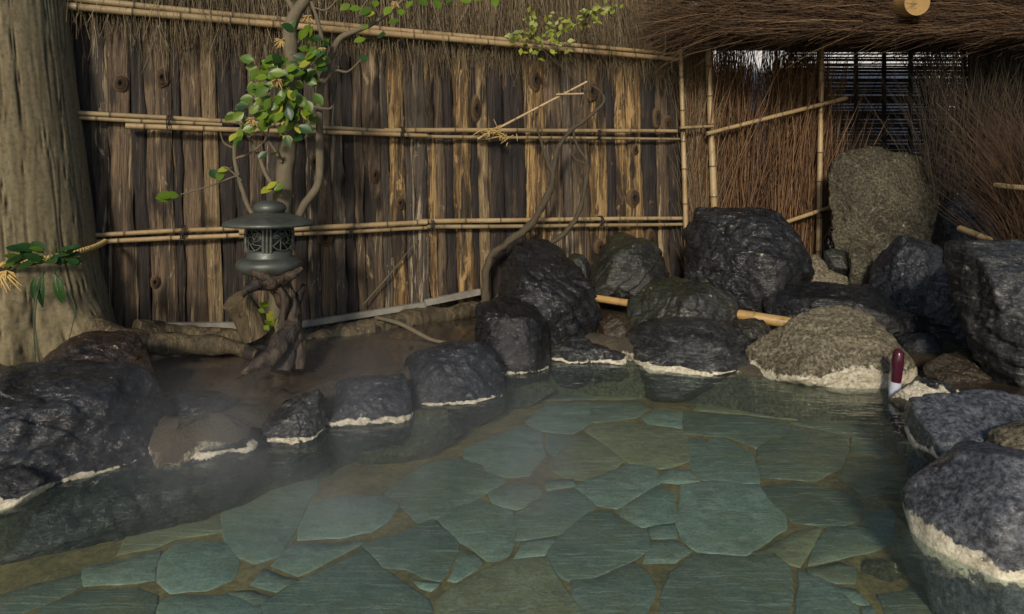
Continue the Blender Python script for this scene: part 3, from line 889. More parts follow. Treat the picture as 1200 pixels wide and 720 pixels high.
rock('rock', 'black square rock standing in front of the biggest dark boulder at the pool corner', [(554,440),(556,375),(570,357),(605,354),(634,361),(644,385),(645,440),(640,470),(560,480)], 4.85, 0.25, 'rock_black', 9, GB, boxy=4.2, facets=8, crust=(0.01, 0.014, 0.006), lean=0.35)
rock('boulder', 'big dark layered boulder leaning under the gnarled trunk before the plank fence', [(582,410),(582,345),(592,310),(608,288),(628,282),(655,295),(680,320),(700,345),(706,375),(700,402),(640,414)], 5.3, 0.45, 'rock_black', 10, GB, sub=6, facets=10, lean=0.5)
rock('rock', 'long low edge block with a whitish waterline between the corner and the flat rock', [(634,430),(638,404),(670,399),(715,400),(738,404),(742,430),(740,470),(640,470)], 4.98, 0.2, 'rock_grey', 11, GB, boxy=4.5, facets=5, crust=(0.01, 0.014, 0.012), lean=0.4)
rock('rock', 'broad flat dark edge rock with a cream rim beside the tan boulder', [(734,430),(737,404),(755,390),(800,380),(850,378),(888,392),(896,415),(890,445),(880,470),(745,470)], 4.88, 0.35, 'rock_grey', 12, GB, boxy=3.4, sub=5, facets=6, crust=(0.01, 0.016, 0.014), lean=0.9)
rock('boulder', 'rounded grey-green boulder under the big upright boulder', [(734,384),(745,355),(765,337),(795,328),(830,332),(856,345),(864,370),(858,392),(820,400),(770,402)], 5.35, 0.32, 'rock_moss', 13, GB, facets=8, lean=0.4)
rock('boulder', 'mossy green topped boulder against the foot of the plank fence', [(688,345),(692,318),(708,295),(728,276),(748,274),(765,290),(785,310),(786,335),(765,352),(715,358)], 5.9, 0.3, 'rock_moss', 14, GB, facets=8, lean=0.5)
rock('rock', 'little round mossy stone between two dark boulders at the fence', [(658,322),(660,305),(672,297),(685,299),(692,312),(690,328),(672,332)], 5.75, 0.1, 'rock_moss', 15, GB, sub=5, facets=3)
rock('boulder', 'tallest bulky black boulder standing in front of the bamboo corner post', [(804,360),(804,300),(802,262),(815,244),(850,243),(880,249),(905,246),(925,265),(942,300),(948,335),(940,362),(880,370)], 5.85, 0.45, 'rock_black', 16, GB, sub=6, facets=11, lean=0.3)
rock('rock', 'long low black rock lying behind the tan boulder', [(898,375),(900,345),(925,335),(970,333),(1010,336),(1045,342),(1058,360),(1050,385),(980,392)], 5.3, 0.3, 'rock_black', 17, GB, facets=6, lean=0.6)
rock('boulder', 'rough tan boulder with a thick white mineral crust along the waterline', [(878,438),(890,418),(920,392),(945,370),(975,362),(1005,361),(1030,375),(1045,395),(1058,415),(1068,432),(1068,452),(980,458),(890,450)], 4.6, 0.38, 'rock_tan', 18, GB, sub=6, facets=9, crust=(0.02, 0.085, 0.04), lean=0.45)
rock('rock', 'grey-brown round stone wedged behind the flat edge rock', [(858,392),(862,378),(880,374),(900,378),(908,392),(895,404),(868,404)], 5.05, 0.12, 'rock_brown', 19, GB, sub=5, facets=4)
rock('rock', 'small brown stone below the mossy boulder beside the bamboo tube', [(703,398),(702,380),(715,370),(735,374),(742,390),(738,404),(715,406)], 5.2, 0.12, 'rock_brown', 20, GB, sub=5, facets=4)
rock('rock', 'smooth dark upright stone leaning in front of the stone tablet', [(1024,365),(1022,318),(1035,290),(1055,277),(1085,278),(1103,296),(1106,330),(1095,366),(1055,376)], 5.55, 0.25, 'rock_blue', 21, GB, facets=8, lean=0.3)
rock('rock', 'dark grey upright stone streaked with white beside the big right slab', [(1083,408),(1086,350),(1096,318),(1120,311),(1142,322),(1152,360),(1152,405),(1120,416)], 4.95, 0.22, 'rock_grey', 22, GB, facets=8, lean=0.3)
rock('rock', 'small dark cobble behind the maroon tube', [(1052,392),(1055,372),(1068,364),(1084,370),(1088,388),(1076,398)], 5.1, 0.1, 'rock_black', 23, GB, sub=5, facets=3)
rock('rock', 'flat black stone in the gap right of the tan boulder', [(1050,412),(1056,396),(1080,390),(1100,402),(1098,416),(1072,420)], 4.85, 0.12, 'rock_black', 24, GB, sub=5, facets=4, lean=0.6)
for k, (lab, pl, dd) in enumerate([
    ('rounded tan cobble at the foot of the bamboo post', [(938,316),(942,303),(958,298),(970,306),(972,318),(955,324)], 6.2),
    ('pale flattish tan cobble lowest beneath the bamboo post', [(950,332),(955,322),(975,317),(992,324),(994,334),(970,338)], 6.05),
    ('dark cobble touching the stub of the stone tablet', [(966,320),(966,300),(980,292),(994,300),(998,318),(985,324)], 6.15)]):
    rock('cobble', lab, pl, dd, 0.09, 'rock_tan' if k < 2 else 'rock_moss', 30 + k, 'cobbles under the bamboo post', cat='stone', sub=5, facets=2)
rock('boulder', 'shadowed dark rock in the gap between the stone tablet and the tied brushwood', [(1092,330),(1096,255),(1112,215),(1140,222),(1165,255),(1175,330)], 6.3, 0.25, 'rock_black', 36, GB)
rock('standing_stone', 'narrow pale stone stub standing just left of the smooth dark upright stone', [(995,338),(997,295),(1003,282),(1014,282),(1022,300),(1026,342),(1010,346)], 6.0, 0.1, 'rock_slab', 34, None, cat='stone', sub=5, facets=5, boxy=4)
rock('stone_tablet', 'tall lichened stone tablet with a rough broken top under the thatched roof', [(982,335),(974,240),(976,200),(986,180),(1010,171),(1035,170),(1055,178),(1062,186),(1090,184),(1098,188),(1101,230),(1105,262),(1130,268),(1134,320),(1060,345)], 6.5, 0.2, 'rock_slab', 35, None, cat='stone tablet', cuts=0, turn=0, sub=6, facets=0, boxy=7, lean=0.05)

rock('boulder', 'big grey slab boulder with slanting ridges standing at the right frame edge', [(1134,320),(1138,292),(1160,284),(1200,283),(1270,290),(1330,340),(1330,480),(1240,500),(1192,486),(1160,425),(1145,370)], 4.1, 0.5, 'rock_grey', 40, GR, sub=6, facets=10, lean=0.15)
rock('rock', 'low mossy brown rock under the big right slab', [(1088,468),(1092,432),(1110,420),(1145,415),(1168,428),(1180,460),(1165,478),(1115,480)], 4.25, 0.22, 'rock_brown', 41, GR, facets=6, lean=0.6)
rock('rock', 'flat stone plastered with white crust pointing into the pool at the right', [(1054,474),(1068,458),(1090,446),(1115,452),(1136,472),(1128,490),(1098,498),(1074,488)], 3.95, 0.18, 'rock_grey', 42, GR, facets=6, lean=0.8, crust=(0.06, 0.09, 0.06))
rock('boulder', 'smooth grey boulder behind the nearest right one, with a yellow-white crust at its left edge', [(1083,545),(1088,495),(1105,478),(1150,470),(1200,475),(1260,490),(1300,540),(1280,600),(1150,600),(1090,575)], 3.25, 0.3, 'rock_pale', 43, GR, sub=6, fine=0.5, rough=0.6, facets=8, lean=0.5, crust=(0.02, 0.03, 0.02))
rock('boulder', 'nearest blue-grey boulder in the bottom right corner with a thick white crust band', [(1092,800),(1084,690),(1084,600),(1092,562),(1125,538),(1180,530),(1260,540),(1340,590),(1350,800)], 2.5, 0.37, 'rock_pale', 44, GR, sub=6, fine=0.5, rough=0.6, boxy=3.6, facets=7, lean=0.25, turn=0, under=-0.05, cuts=2, crust=(0.012, 0.075, 0.02))
rock('rock', 'tan crusted rock at the right frame edge beside the nearest boulder', [(1165,560),(1180,515),(1215,500),(1280,510),(1290,600),(1200,610)], 3.0, 0.25, 'rock_tan', 45, GR, facets=6)

GU = 'rocks lying under the water'
rock('submerged_rock', 'large brown rock under the water below the flat topped edge stone', [(372,560),(376,515),(420,495),(480,488),(535,492),(540,520),(500,545),(450,578),(400,585)], 3.75, 0.2, 'rock_under', 50, GU, lean=0.6)
rock('submerged_rock', 'very dark rock shelf under the water below the glossy left boulder', [(-120,600),(0,592),(90,572),(170,550),(285,538),(305,556),(245,618),(150,648),(50,664),(-120,690)], 3.02, 0.22, 'rock_black', 54, GU, lean=0.7, under=0.0)
rock('submerged_rock', 'mossy green rock under the water by the pool corner', [(548,520),(552,495),(580,470),(600,452),(640,450),(655,470),(620,495),(580,515)], 4.6, 0.2, 'rock_under', 51, GU, lean=0.7)
rock('submerged_rock', 'pale olive boulder under the water next to the nearest right boulder', [(998,715),(1000,690),(1020,672),(1048,664),(1070,676),(1075,715),(1040,725)], 2.7, 0.13, 'rock_under', 52, GU, lean=0.4, under=0.0)
rock('submerged_rock', 'long green ledge rock under the water below the flat cream-rimmed rock', [(735,470),(735,450),(790,446),(855,450),(862,468),(830,478),(770,478)], 4.75, 0.15, 'rock_under', 53, GU, lean=0.7)

# ------------------------------------------------------------------ plank fence
fence = thing('plank_fence', 'long dark fence of rough vertical planks with paired bamboo rails and a twig fringe', 'fence', tuple(fw(2.0, 0, 0.25)))
B_, D_, W_, O_, Y_ = 'plank_brown', 'plank_dark', 'plank_pale', 'plank_gold', 'plank_grey'
PL = [(60,88,D_),(88,110,D_),(110,130,Y_),(130,158,B_),(158,173,D_),(173,205,B_),(205,214,D_),(214,240,B_),(240,257,W_),(257,276,D_),(276,293,D_),(293,311,B_),(311,330,Y_),(330,345,B_),
      (345,359,D_),(359,373,Y_),(373,388,B_),(388,404,Y_),(404,416,D_),(416,426,B_),(426,447,B_),(447,457,Y_),(457,475,O_),(475,486,Y_),(486,500,Y_),(500,510,O_),(510,521,B_),(521,533,D_),(533,552,O_),
      (552,560,D_),(560,571,W_),(571,592,D_),(592,616,D_),(616,640,O_),(640,660,B_),(660,671,Y_),(671,690,B_),(690,712,O_),(712,722,D_),(722,735,O_),(735,752,O_),(752,769,D_),(769,783,B_),(783,800,D_)]
LEAN = 0.03
def plank(x0, x1, mat, i):
    t0, t1 = FT(x0), FT(x1)
    r = random.Random(100 + i)
    w = (t1 - t0)
    tm = (t0 + t1) / 2
    proud = r.uniform(0.0, 0.03) + (0.02 if mat == W_ else 0)
    z0, z1 = 0.2, 3.2
    rows = 38
    over = 0.006
    V, Fc = [], []
    cols = [-0.5, -0.46, -0.25, 0.0, 0.25, 0.46, 0.5]
    bow = min(0.012, w * 0.1) if mat != W_ else 0.003
    for k in range(rows + 1):
        z = z0 + (z1 - z0) * k / rows
        eL = 0.019 * noise.fractal(Vector((i * 7.3, z * 3.1, 0)), 1, 2, 3) * (0.3 if mat == W_ else 1)
        eR = 0.019 * noise.fractal(Vector((i * 7.3 + 31, z * 3.1, 5)), 1, 2, 3) * (0.3 if mat == W_ else 1)
        for c in cols:
            s = tm + c * (w + over) + (eL if c < 0 else eR) * abs(c) * 2 - LEAN * (z - 1.2) 
            edge = abs(c) * 2
            dep = proud + bow * (1 - edge ** 2) + 0.006 * noise.fractal(Vector((s * 30, z * 2.5, i)), 1, 2, 3) - (0.03 if edge > 0.99 else 0)
            V.append(fw(s, dep, z))
    n = len(cols)
    for k in range(rows):
        for j in range(n - 1):
            a = k * n + j
            Fc.append((a, a + 1, a + n + 1, a + n))
    # sides and back close the slab
    b0 = len(V)
    for k in (0, rows):
        for c in (-0.5, 0.5):
            z = z0 + (z1 - z0) * k / rows
            V.append(fw(tm + c * w - LEAN * (z - 1.2), -0.035, z))
    Fc.append((b0 + 1, b0, b0 + 2, b0 + 3))
    return obj('plank', V, Fc, M[mat], fence)
PLANKS = [plank(a, b, m, i) for i, (a, b, m) in enumerate(PL)]
def knot_mat():
    t = NT('wood_knot')
    a = t.attr("mask"); n = t.noise(t.coord(), 30, 5, 0.65)
    f = t.math('ADD', a, t.math('MULTIPLY', t.math('SUBTRACT', n, 0.5), 0.35))
    col = t.ramp(f, [(0.0, (0.008, 0.006, 0.005)), (0.3, (0.015, 0.01, 0.007)), (0.45, (0.05, 0.03, 0.016)), (0.6, (0.03, 0.019, 0.012)), (0.8, (0.09, 0.058, 0.03)), (1.0, (0.07, 0.047, 0.028))])
    return t.done(col, 0.8, t.bump(n, 0.8, 0.01), 0.2)
M['knot'] = knot_mat()
def knot(px, py, w, h, seed):
    for i, (a, b, m) in enumerate(PL):
        if a <= px < b: break
    t0 = FT(px); c = FP(px, py)
    sc = c.y / F
    V, A, Fc = [], [], []
    segs, rows = 18, 7
    for k in range(rows + 1):
        u = k / rows
        for j in range(segs):
            th = 2 * math.pi * j / segs
            wob = 1 + 0.22 * noise.noise(Vector((math.cos(th) * 1.4 + seed * 5, math.sin(th) * 1.4, u)))
            dep = 0.047 + 0.012 * math.sin(min(1, u / 0.75) * math.pi) - (0.02 if k == 0 else 0) - (0.035 if k == rows else 0)
            p = fw(t0 + math.cos(th) * u * w * sc * wob, dep, c.z + math.sin(th) * u * h * sc * wob)
            V.append(p); A.append(u)
    for k in range(rows):
        for j in range(segs):
            q = k * segs + j; e = k * segs + (j + 1) % segs
            Fc.append((q, e, e + segs, q + segs))
    obj('knot', V, Fc, M['knot'], PLANKS[i], attr={"mask": A})
for k, (x, y, w, h) in enumerate([(142, 99, 9, 12), (190, 92, 8, 14), (218, 50, 7, 10), (182, 330, 6, 9), (467, 238, 6, 8), (380, 278, 10, 12), (556, 128, 7, 16), (625, 95, 8, 14),
                                  (741, 176, 6, 7), (740, 232, 9, 12), (767, 138, 6, 13), (691, 108, 9, 12), (779, 146, 7, 12), (700, 290, 7, 10), (438, 205, 5, 10), (367, 190, 5, 10), (605, 300, 7, 12), (760, 285, 8, 20)]):
    knot(x, y, w, h, k)

def backing():
    a = fw(-1.6, -0.045, 0); 
    ax = np.array([[FD[0], FD[1], 0], [FN[0], FN[1], 0], [0, 0, 1]])
    c = fw(1.7, -0.06, 1.6)
    V, Fc, A = box(c, 3.4, 0.012, 1.55, ax)
    obj('backing_board', V, Fc, M['plank_dark'], fence, smooth=False)
backing()

def bamboo(p0, p1, r0, r1, name, mat, parent, node=0.28, seed=0, sag=0.0, sides=12):
    p0, p1 = np.array(p0), np.array(p1)
    L = np.linalg.norm(p1 - p0)
    r = random.Random(seed)
    ss = [0.0]
    nodes = []
    x = r.uniform(0.05, node)
    while x < L - 0.02:
        nodes.append(x); x += node * r.uniform(0.8, 1.2)
    rows, mk = [], []
    def add(s, k, m):
        rows.append((s, k)); mk.append(m)
    add(0, 1.0, 0)
    for q in nodes:
        for ds, k, m in ((-0.016, 1.0, 0), (-0.006, 1.05, 0.25), (0.0, 1.13, 0.9), (0.004, 1.02, 1.0), (0.01, 0.99, 0.35), (0.022, 0.98, 0)):
            if 0 < q + ds < L: add(q + ds, k, m)
    add(L, 1.0, 0)
    bx = r.uniform(-1, 1) * sag; bz = r.uniform(-1, 1) * sag
    path = []
    for s, k in rows:
        u = s / L
        p = p0 + (p1 - p0) * u + np.array([bx, bx, bz]) * math.sin(u * math.pi) + np.array([0, 0, sag * 0.25]) * math.sin(u * 9 + seed)
        path.append((*p, (r0 + (r1 - r0) * u) * k))
    V, Fc, A = sweep(path, sides)
    at = np.concatenate([np.repeat(mk, sides), np.full(2 * sides, 0.5)])
    return obj(name, V, Fc, M[mat], parent, attr={"mask": at})

def ring_tie(c, axis_, rad, parent, n=3, name='tie', mat='cord', rr=0.004, tail=True, seed=0):
    """a few turns of cord round a centre c, in the plane normal to axis_"""
    axis_ = np.array(axis_, float); axis_ /= np.linalg.norm(axis_)
    u = np.cross(axis_, [0, 0.3, 1]); u /= np.linalg.norm(u); v = np.cross(axis_, u)
    path = []
    m = 14
    for k in range(n * m + 1):
        a = 2 * math.pi * k / m
        p = np.array(c) + axis_ * (k / (n * m) - 0.5) * rr * 2.6 * n + (math.cos(a) * u + math.sin(a) * v) * rad
        path.append((*p, rr))
    parts = [sweep(path, 5)]
    if tail:
        r = random.Random(seed)
        for q in (-1, 1):
            p = np.array(c) + np.array([FN[0], FN[1], 0]) * rad
            parts.append(sweep(smooth_path([(*p, rr * 0.8), (*(p + [0.01 * q, -0.01, -0.03]), rr * 0.8), (*(p + [0.015 * q + r.uniform(-.01, .01), -0.01, -0.07 - r.uniform(0, .04)]), rr * 0.5)], 4), 5))
    V, Fc, A = merge(parts)
    return obj(name, V, Fc, M[mat], parent)

RO = 0.1
rails = [((70, -4), (520, 44), (796, 68), 0.021, 'bamboo_old'), ((70, -1), (520, 50), (796, 72), 0.024, 'bamboo')]
def rail(a, b, r0, r1, mat, seed, off=RO, sag=0.006, node=0.3):
    return bamboo(FP(*a, off), FP(*b, off), r0, r1, 'bamboo_rail', mat, fence, node, seed, sag)
rail((66, -3), (420, 31), 0.022, 0.02, 'bamboo_old', 1)
rail((400, 30), (797, 64), 0.021, 0.019, 'bamboo', 2)
rail((66, 6), (370, 33), 0.026, 0.024, 'bamboo_old', 3)
rail((300, 27), (797, 70), 0.026, 0.022, 'bamboo', 4, RO + 0.035)
rail((84, 132), (470, 155), 0.016, 0.016, 'bamboo_old', 5)
rail((450, 153), (797, 154), 0.019, 0.017, 'bamboo', 6)
rail((84, 138), (260, 146), 0.015, 0.015, 'bamboo_old', 7, RO - 0.01)
rail((147, 148), (500, 159), 0.019, 0.016, 'bamboo', 8, RO + 0.025)
rail((480, 160), (797, 163), 0.015, 0.012, 'bamboo_old', 9, RO - 0.005)
rail((104, 276), (300, 267), 0.015, 0.016, 'bamboo', 10)
rail((104, 284), (300, 275), 0.016, 0.016, 'bamboo', 11)
rail((280, 272), (500, 261), 0.02, 0.019, 'bamboo', 12, RO + 0.02)
rail((280, 277), (520, 266), 0.017, 0.016, 'bamboo_old', 13, RO - 0.01)
rail((490, 260), (800, 256), 0.02, 0.018, 'bamboo', 14)
rail((500, 266), (800, 263), 0.017, 0.016, 'bamboo_old', 15)
fd3 = (FD[0], FD[1], 0)
for k, (x, y) in enumerate([(198, 143), (214, 272), (470, 156), (505, 264), (703, 259), (470, 44), (650, 58), (700, 158), (410, 270)]):
    ring_tie(FP(x, y, RO), fd3, 0.045, fence, seed=k)
# sill board along the foot of the fence
def board(a, b, h, mat, name):
    p0, p1 = np.array(a), np.array(b)
    d = p1 - p0; L = np.linalg.norm(d); d /= L
    nrm = np.array([FN[0], FN[1], 0]); up = np.cross(nrm, d); up /= np.linalg.norm(up)
    if up[2] < 0: up = -up
    V, Fc, A = box((p0 + p1) / 2, L / 2, 0.02, h, np.array([d, nrm, up]))
    obj(name, V, Fc, M[mat], fence, smooth=False)
board(FP(190, 382, 0.1), FP(350, 381, 0.1), 0.022, 'sill', 'sill_board')
board(FP(348, 381, 0.1), FP(505, 356, 0.1), 0.022, 'sill', 'sill_board')
board(FP(498, 355, 0.13), FP(562, 342, 0.13), 0.024, 'sill', 'sill_board')

def rnd(n, lo, hi): return RNG.uniform(lo, hi, n)

# fringe of dry brushwood hanging over the top of the fence
def thatch():
    n = 5600
    t = rnd(n, -0.9, 4.98)
    top = rnd(n, 2.45, 3.25)
    fr = smooth(0, 5, t)
    # lower tips: reach about 0.25 m under the top rail, ragged
    tip = 2.27 + 0.12 * fr - 0.4 * (RNG.random(n) < 0.1) * RNG.random(n) + np.array([0.2 * noise.noise(Vector((x * 2.4, 1.7, 0))) + 0.12 * noise.noise(Vector((x * 9, 4.1, 0))) for x in t]) + np.abs(RNG.normal(0, 0.26, n)) - 0.12
    L = np.maximum(top - tip, 0.2)
    base = np.array([fw(a, b, c) for a, b, c in zip(t, rnd(n, 0.02, 0.055), top)])
    d = np.stack([RNG.normal(0, 0.09, n) * FD[0], RNG.normal(0, 0.09, n) * FD[1], -np.ones(n)], 1)
    stray = RNG.random(n) < 0.09
    d[stray] += RNG.normal(0, 0.28, (stray.sum(), 3))
    d[:, 2] = np.minimum(d[:, 2], -0.3)
    bend = RNG.normal(0, 0.04, (n, 3)); bend[:, 1] = -np.abs(bend[:, 1])
    return twigs(base, d, L, rnd(n, 0.0015, 0.0042), bend, np.clip(RNG.normal(0.48, 0.3, n), 0, 1), 4)
V, Q, A = thatch()
tag(obj('twig_fringe', V, Q, M['thatch'], fence, attr={"mask": A}), kind='stuff')

# ------------------------------------------------------------------ corner posts and brushwood fence on the right
bfence = thing('brushwood_fence', 'red-brown brushwood fence panel tied with slanting bamboo rails at the right of the plank fence', 'fence', (2.3, 6.8, 0.3))
BA, BB = np.array([1.66, 6.72]), np.array([3.45, 7.25])
def bf(px, py, off=0.0):
    d = BB - BA; d = d / np.linalg.norm(d); nn = np.array([d[1], -d[0]])
    a = BA + nn * off
    k = (px - 600) / F
    t = (k * a[1] - a[0]) / (d[0] - k * d[1])
    p = a + d * t
    return Vector((p[0], p[1], H - (py - HOR) / F * p[1]))
def brush():
    parts = []
    n = 3600
    px = rnd(n, 802, 968)
    keep = ~((px > 872) & (px < 904) & (RNG.random(n) < 0.93)) & ~((px > 837) & (px < 848) & (RNG.random(n) < 0.93)) & ~((px > 925) & (px < 930) & (RNG.random(n) < 0.7))
    px = px[keep]; n = len(px)
    y0 = rnd(n, 300, 345)
    base = np.array([bf(a, b, c) for a, b, c in zip(px, y0, rnd(n, -0.09, 0.03))])
    L = rnd(n, 0.8, 2.5)
    low = RNG.random(n) < 0.55
    L[low] = rnd(low.sum(), 1.9, 2.6)
    up = RNG.random(n) < 0.45
    base[up, 2] += rnd(up.sum(), 0.1, 1.2)
    L[up] = rnd(up.sum(), 0.5, 1.4)
    tp = (RNG.random(n) < 0.3) & ((px < 870) | (px > 906))
    base[tp, 2] = rnd(tp.sum(), 1.5, 2.0); L[tp] = rnd(tp.sum(), 0.5, 1.0)
    d = np.stack([RNG.normal(0, 0.06, n), RNG.normal(0, 0.04, n), np.ones(n)], 1)
    st = RNG.random(n) < 0.15
    d[st, 0] += RNG.normal(0, 0.25, st.sum())
    sh = np.clip(RNG.normal(0.5, 0.22, n), 0, 1)
    return twigs(base, d, L, rnd(n, 0.003, 0.0075), RNG.normal(0, 0.06, (n, 3)), sh, 4, 4)
V, Q, A = brush()
tag(obj('brushwood', V, Q, M['red_twig'], bfence, attr={"mask": A}), kind='stuff')
def straw_corner():
    n = 900
    px = rnd(n, 800, 832)
    base = np.array([bf(a, b, c) for a, b, c in zip(px, rnd(n, 60, 320), rnd(n, -0.03, 0.06))])
    d = np.stack([RNG.normal(0, 0.2, n), RNG.normal(0, 0.1, n), np.ones(n)], 1)
    return twigs(base, d, rnd(n, 0.25, 0.9), rnd(n, 0.0015, 0.004), RNG.normal(0, 0.06, (n, 3)), np.clip(RNG.normal(0.5, 0.25, n), 0, 1), 3)
V, Q, A = straw_corner()
tag(obj('straw_filling', V, Q, M['thatch'], bfence, attr={"mask": A}), kind='stuff')
bamboo(bf(797, 40, 0.15), bf(806, 345, 0.15), 0.022, 0.024, 'bamboo_post', 'bamboo', bfence, 0.3, 21)
bamboo(bf(829, 38, 0.14), bf(839, 300, 0.14), 0.031, 0.034, 'bamboo_post', 'bamboo', bfence, 0.34, 22)
bamboo(bf(963, 45, 0.12), bf(959, 318, 0.12), 0.026, 0.028, 'bamboo_post', 'bamboo', bfence, 0.36, 23)
bamboo(bf(828, 157, 0.2), bf(992, 115, 0.17), 0.02, 0.022, 'bamboo_rail', 'bamboo', bfence, 0.32, 24)
bamboo(bf(905, 266, 0.17), bf(988, 238, 0.17), 0.02, 0.022, 'bamboo_rail', 'bamboo', bfence, 0.3, 25)
bamboo(bf(797, 150, 0.2), bf(836, 148, 0.2), 0.015, 0.014, 'bamboo_rail', 'bamboo_old', bfence, 0.3, 26)
for k, (x, y, rr) in enumerate([(834, 154, 0.05), (962, 122, 0.042), (959, 248, 0.042), (799, 152, 0.035)]):
    ring_tie(bf(x, y, 0.15), (0.2, 0, 1), rr, bfence, seed=40 + k)

# pale wall behind the fence, glimpsed through gaps
V, Fc, A = box((3.7, 9.2, 1.65), 3.0, 0.1, 1.7)
tag(obj('plaster_wall', V, Fc, M['plaster'], smooth=False, origin=(3.7, 9.2, 0)), 'pale plain wall glimpsed through the gaps in the brushwood and the blind', 'wall')

# ------------------------------------------------------------------ bamboo blind
blind = thing('bamboo_blind', 'dark slatted bamboo blind hanging behind the stone tablet', 'blind', (3.9, 7.8, 0.9))
BD = 7.8
nsl = 40
for k in range(nsl):
    y = 46 + k * 3.55
    r = random.Random(300 + k)
    a = P(924 + r.uniform(-4, 4), y + r.uniform(-1.2, 1.2), BD); b = P(1150 + r.uniform(-3, 3), y + r.uniform(-1.2, 1.2), BD)
    rr = 0.0172 * r.uniform(0.9, 1.04)
    if k in (1, 2, 5, 6, 8, 9, 12, 13, 17, 22, 23, 28, 31): rr *= 0.66
    V, Fc, A = sweep([(*a, rr), (*a.lerp(b, 0.5), rr), (*b, rr)], 6)
    obj('slat', V, Fc, M['slat'], blind)
for x in (962, 1003, 1036, 1067, 1130):
    V, Fc, A = box(P(x, 112, BD - 0.025), 0.022, 0.01, 0.72)
    obj('batten', V, Fc, M['slat'], blind, smooth=False)

# ------------------------------------------------------------------ brush bundle at the right
bund = thing('brush_bundle', 'tall bundle of fanned brown brushwood tied with a bamboo hoop at the right frame edge', 'brushwood', (3.75, 5.2, 0.4))
def bundle():
    n = 2000
    c = np.array([4.2, 5.25])
    a = rnd(n, 0, 2 * math.pi); q = np.sqrt(RNG.random(n)) * 0.42
    base = np.stack([c[0] + q * np.cos(a), c[1] + 0.55 * q * np.sin(a), rnd(n, 0.5, 1.3)], 1)
    fan = np.stack([np.cos(a) * q * 0.4 - 0.03, np.sin(a) * q * 0.4 - 0.03, np.ones(n)], 1) + RNG.normal(0, 0.16, (n, 3))
    L = rnd(n, 0.3, 1.0)
    bend = np.stack([np.cos(a) * q * 1.0 + RNG.normal(-0.02, 0.13, n), np.sin(a) * q * 0.5 + RNG.normal(0, 0.1, n), -0.12 * np.ones(n)], 1) * (L / 1.2)[:, None]
    return twigs(base, fan, L, rnd(n, 0.0014, 0.0036), bend, np.clip(RNG.normal(0.3, 0.2, n), 0, 1), 5)
V, Q, A = bundle()
tag(obj('brushwood', V, Q, M['roof_twig'], bund, attr={"mask": A}), kind='stuff')
pts = []
for k in range(13):
    a = math.pi * (1.02 + 0.96 * k / 12)
    pts.append((4.2 + 0.5 * math.cos(a), 5.25 + 0.36 * math.sin(a), 1.27 - 0.1 * k / 12 * 1.0, 0.022))
V, Fc, A = sweep(smooth_path(pts, 4), 10)
obj('hoop', V, Fc, M['bamboo_old'], bund, attr={"mask": A * 0.5})
# dark brush fan left of the blind and dark screen on the right
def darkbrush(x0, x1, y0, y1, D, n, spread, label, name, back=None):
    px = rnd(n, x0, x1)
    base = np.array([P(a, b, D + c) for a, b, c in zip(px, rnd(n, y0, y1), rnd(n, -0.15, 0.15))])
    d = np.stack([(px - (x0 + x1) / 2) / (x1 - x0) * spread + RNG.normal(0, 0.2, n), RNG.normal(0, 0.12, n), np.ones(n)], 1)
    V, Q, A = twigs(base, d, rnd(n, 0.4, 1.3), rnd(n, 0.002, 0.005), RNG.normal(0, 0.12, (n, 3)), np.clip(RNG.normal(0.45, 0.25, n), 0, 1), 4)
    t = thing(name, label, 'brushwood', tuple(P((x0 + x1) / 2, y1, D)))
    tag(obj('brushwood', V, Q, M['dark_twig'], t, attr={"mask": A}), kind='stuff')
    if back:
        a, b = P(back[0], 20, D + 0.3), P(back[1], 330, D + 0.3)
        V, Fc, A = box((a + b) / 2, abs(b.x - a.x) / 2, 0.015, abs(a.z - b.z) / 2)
        obj('dark_backing', V, Fc, M['plank_dark'], t, smooth=False)  # added dark backing, blacks out the bright gaps between the twigs
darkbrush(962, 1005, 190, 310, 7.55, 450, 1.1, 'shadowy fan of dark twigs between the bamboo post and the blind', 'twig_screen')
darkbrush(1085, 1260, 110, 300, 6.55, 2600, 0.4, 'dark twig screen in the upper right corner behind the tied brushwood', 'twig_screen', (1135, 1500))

# ------------------------------------------------------------------ brushwood roof
roof = thing('brush_roof', 'overhanging eave of bound brown brushwood across the upper right', 'roof', (3.0, 5.6, 2.3))
def roofbrush():
    n = 13000
    # eave edge in the picture runs from (778,35) to (960,62) to (1210,55): a slab of horizontal brush 4.9 m away, sloping up and back
    s = rnd(n, 0, 1)
    x = 1.36 + s * 3.6
    dep = rnd(n, 0, 1)
    y = 5.78 + dep * 2.2 + 0.12 * RNG.normal(0, 1, n) * 0.4
    zb = 2.53 + 0.05 * np.sin(s * 3.2)
    z = zb + dep * 0.28 + np.abs(RNG.normal(0, 0.05, n)) + np.where(dep < 0.08, rnd(n, 0, 0.55), 0)
    front = RNG.random(n) < 0.4
    y[front] = 5.74 + rnd(front.sum(), 0, 0.25)
    z[front] = zb[front] + rnd(front.sum(), -0.03, 0.75)
    left = np.maximum(0, 1.9 - x)
    z += left * 0.25
    base = np.stack([x, y, z], 1)
    d = np.stack([-np.ones(n), RNG.normal(0, 0.12, n), RNG.normal(0.02, 0.09, n)], 1)
    L = rnd(n, 0.3, 0.9)
    base[:, 0] += L * 0.5
    st = RNG.random(n) < 0.06
    d[st] += RNG.normal(0, 0.3, (st.sum(), 3))
    ends = x < 1.75
    d[ends, 2] += RNG.normal(-0.1, 0.25, ends.sum())
    return twigs(base, d, L, rnd(n, 0.0016, 0.0042), RNG.normal(0, 0.06, (n, 3)), np.clip(RNG.normal(0.42, 0.22, n), 0, 1), 4)
V, Q, A = roofbrush()
tag(obj('brushwood', V, Q, M['roof_twig'], roof, attr={"mask": A}), kind='stuff')
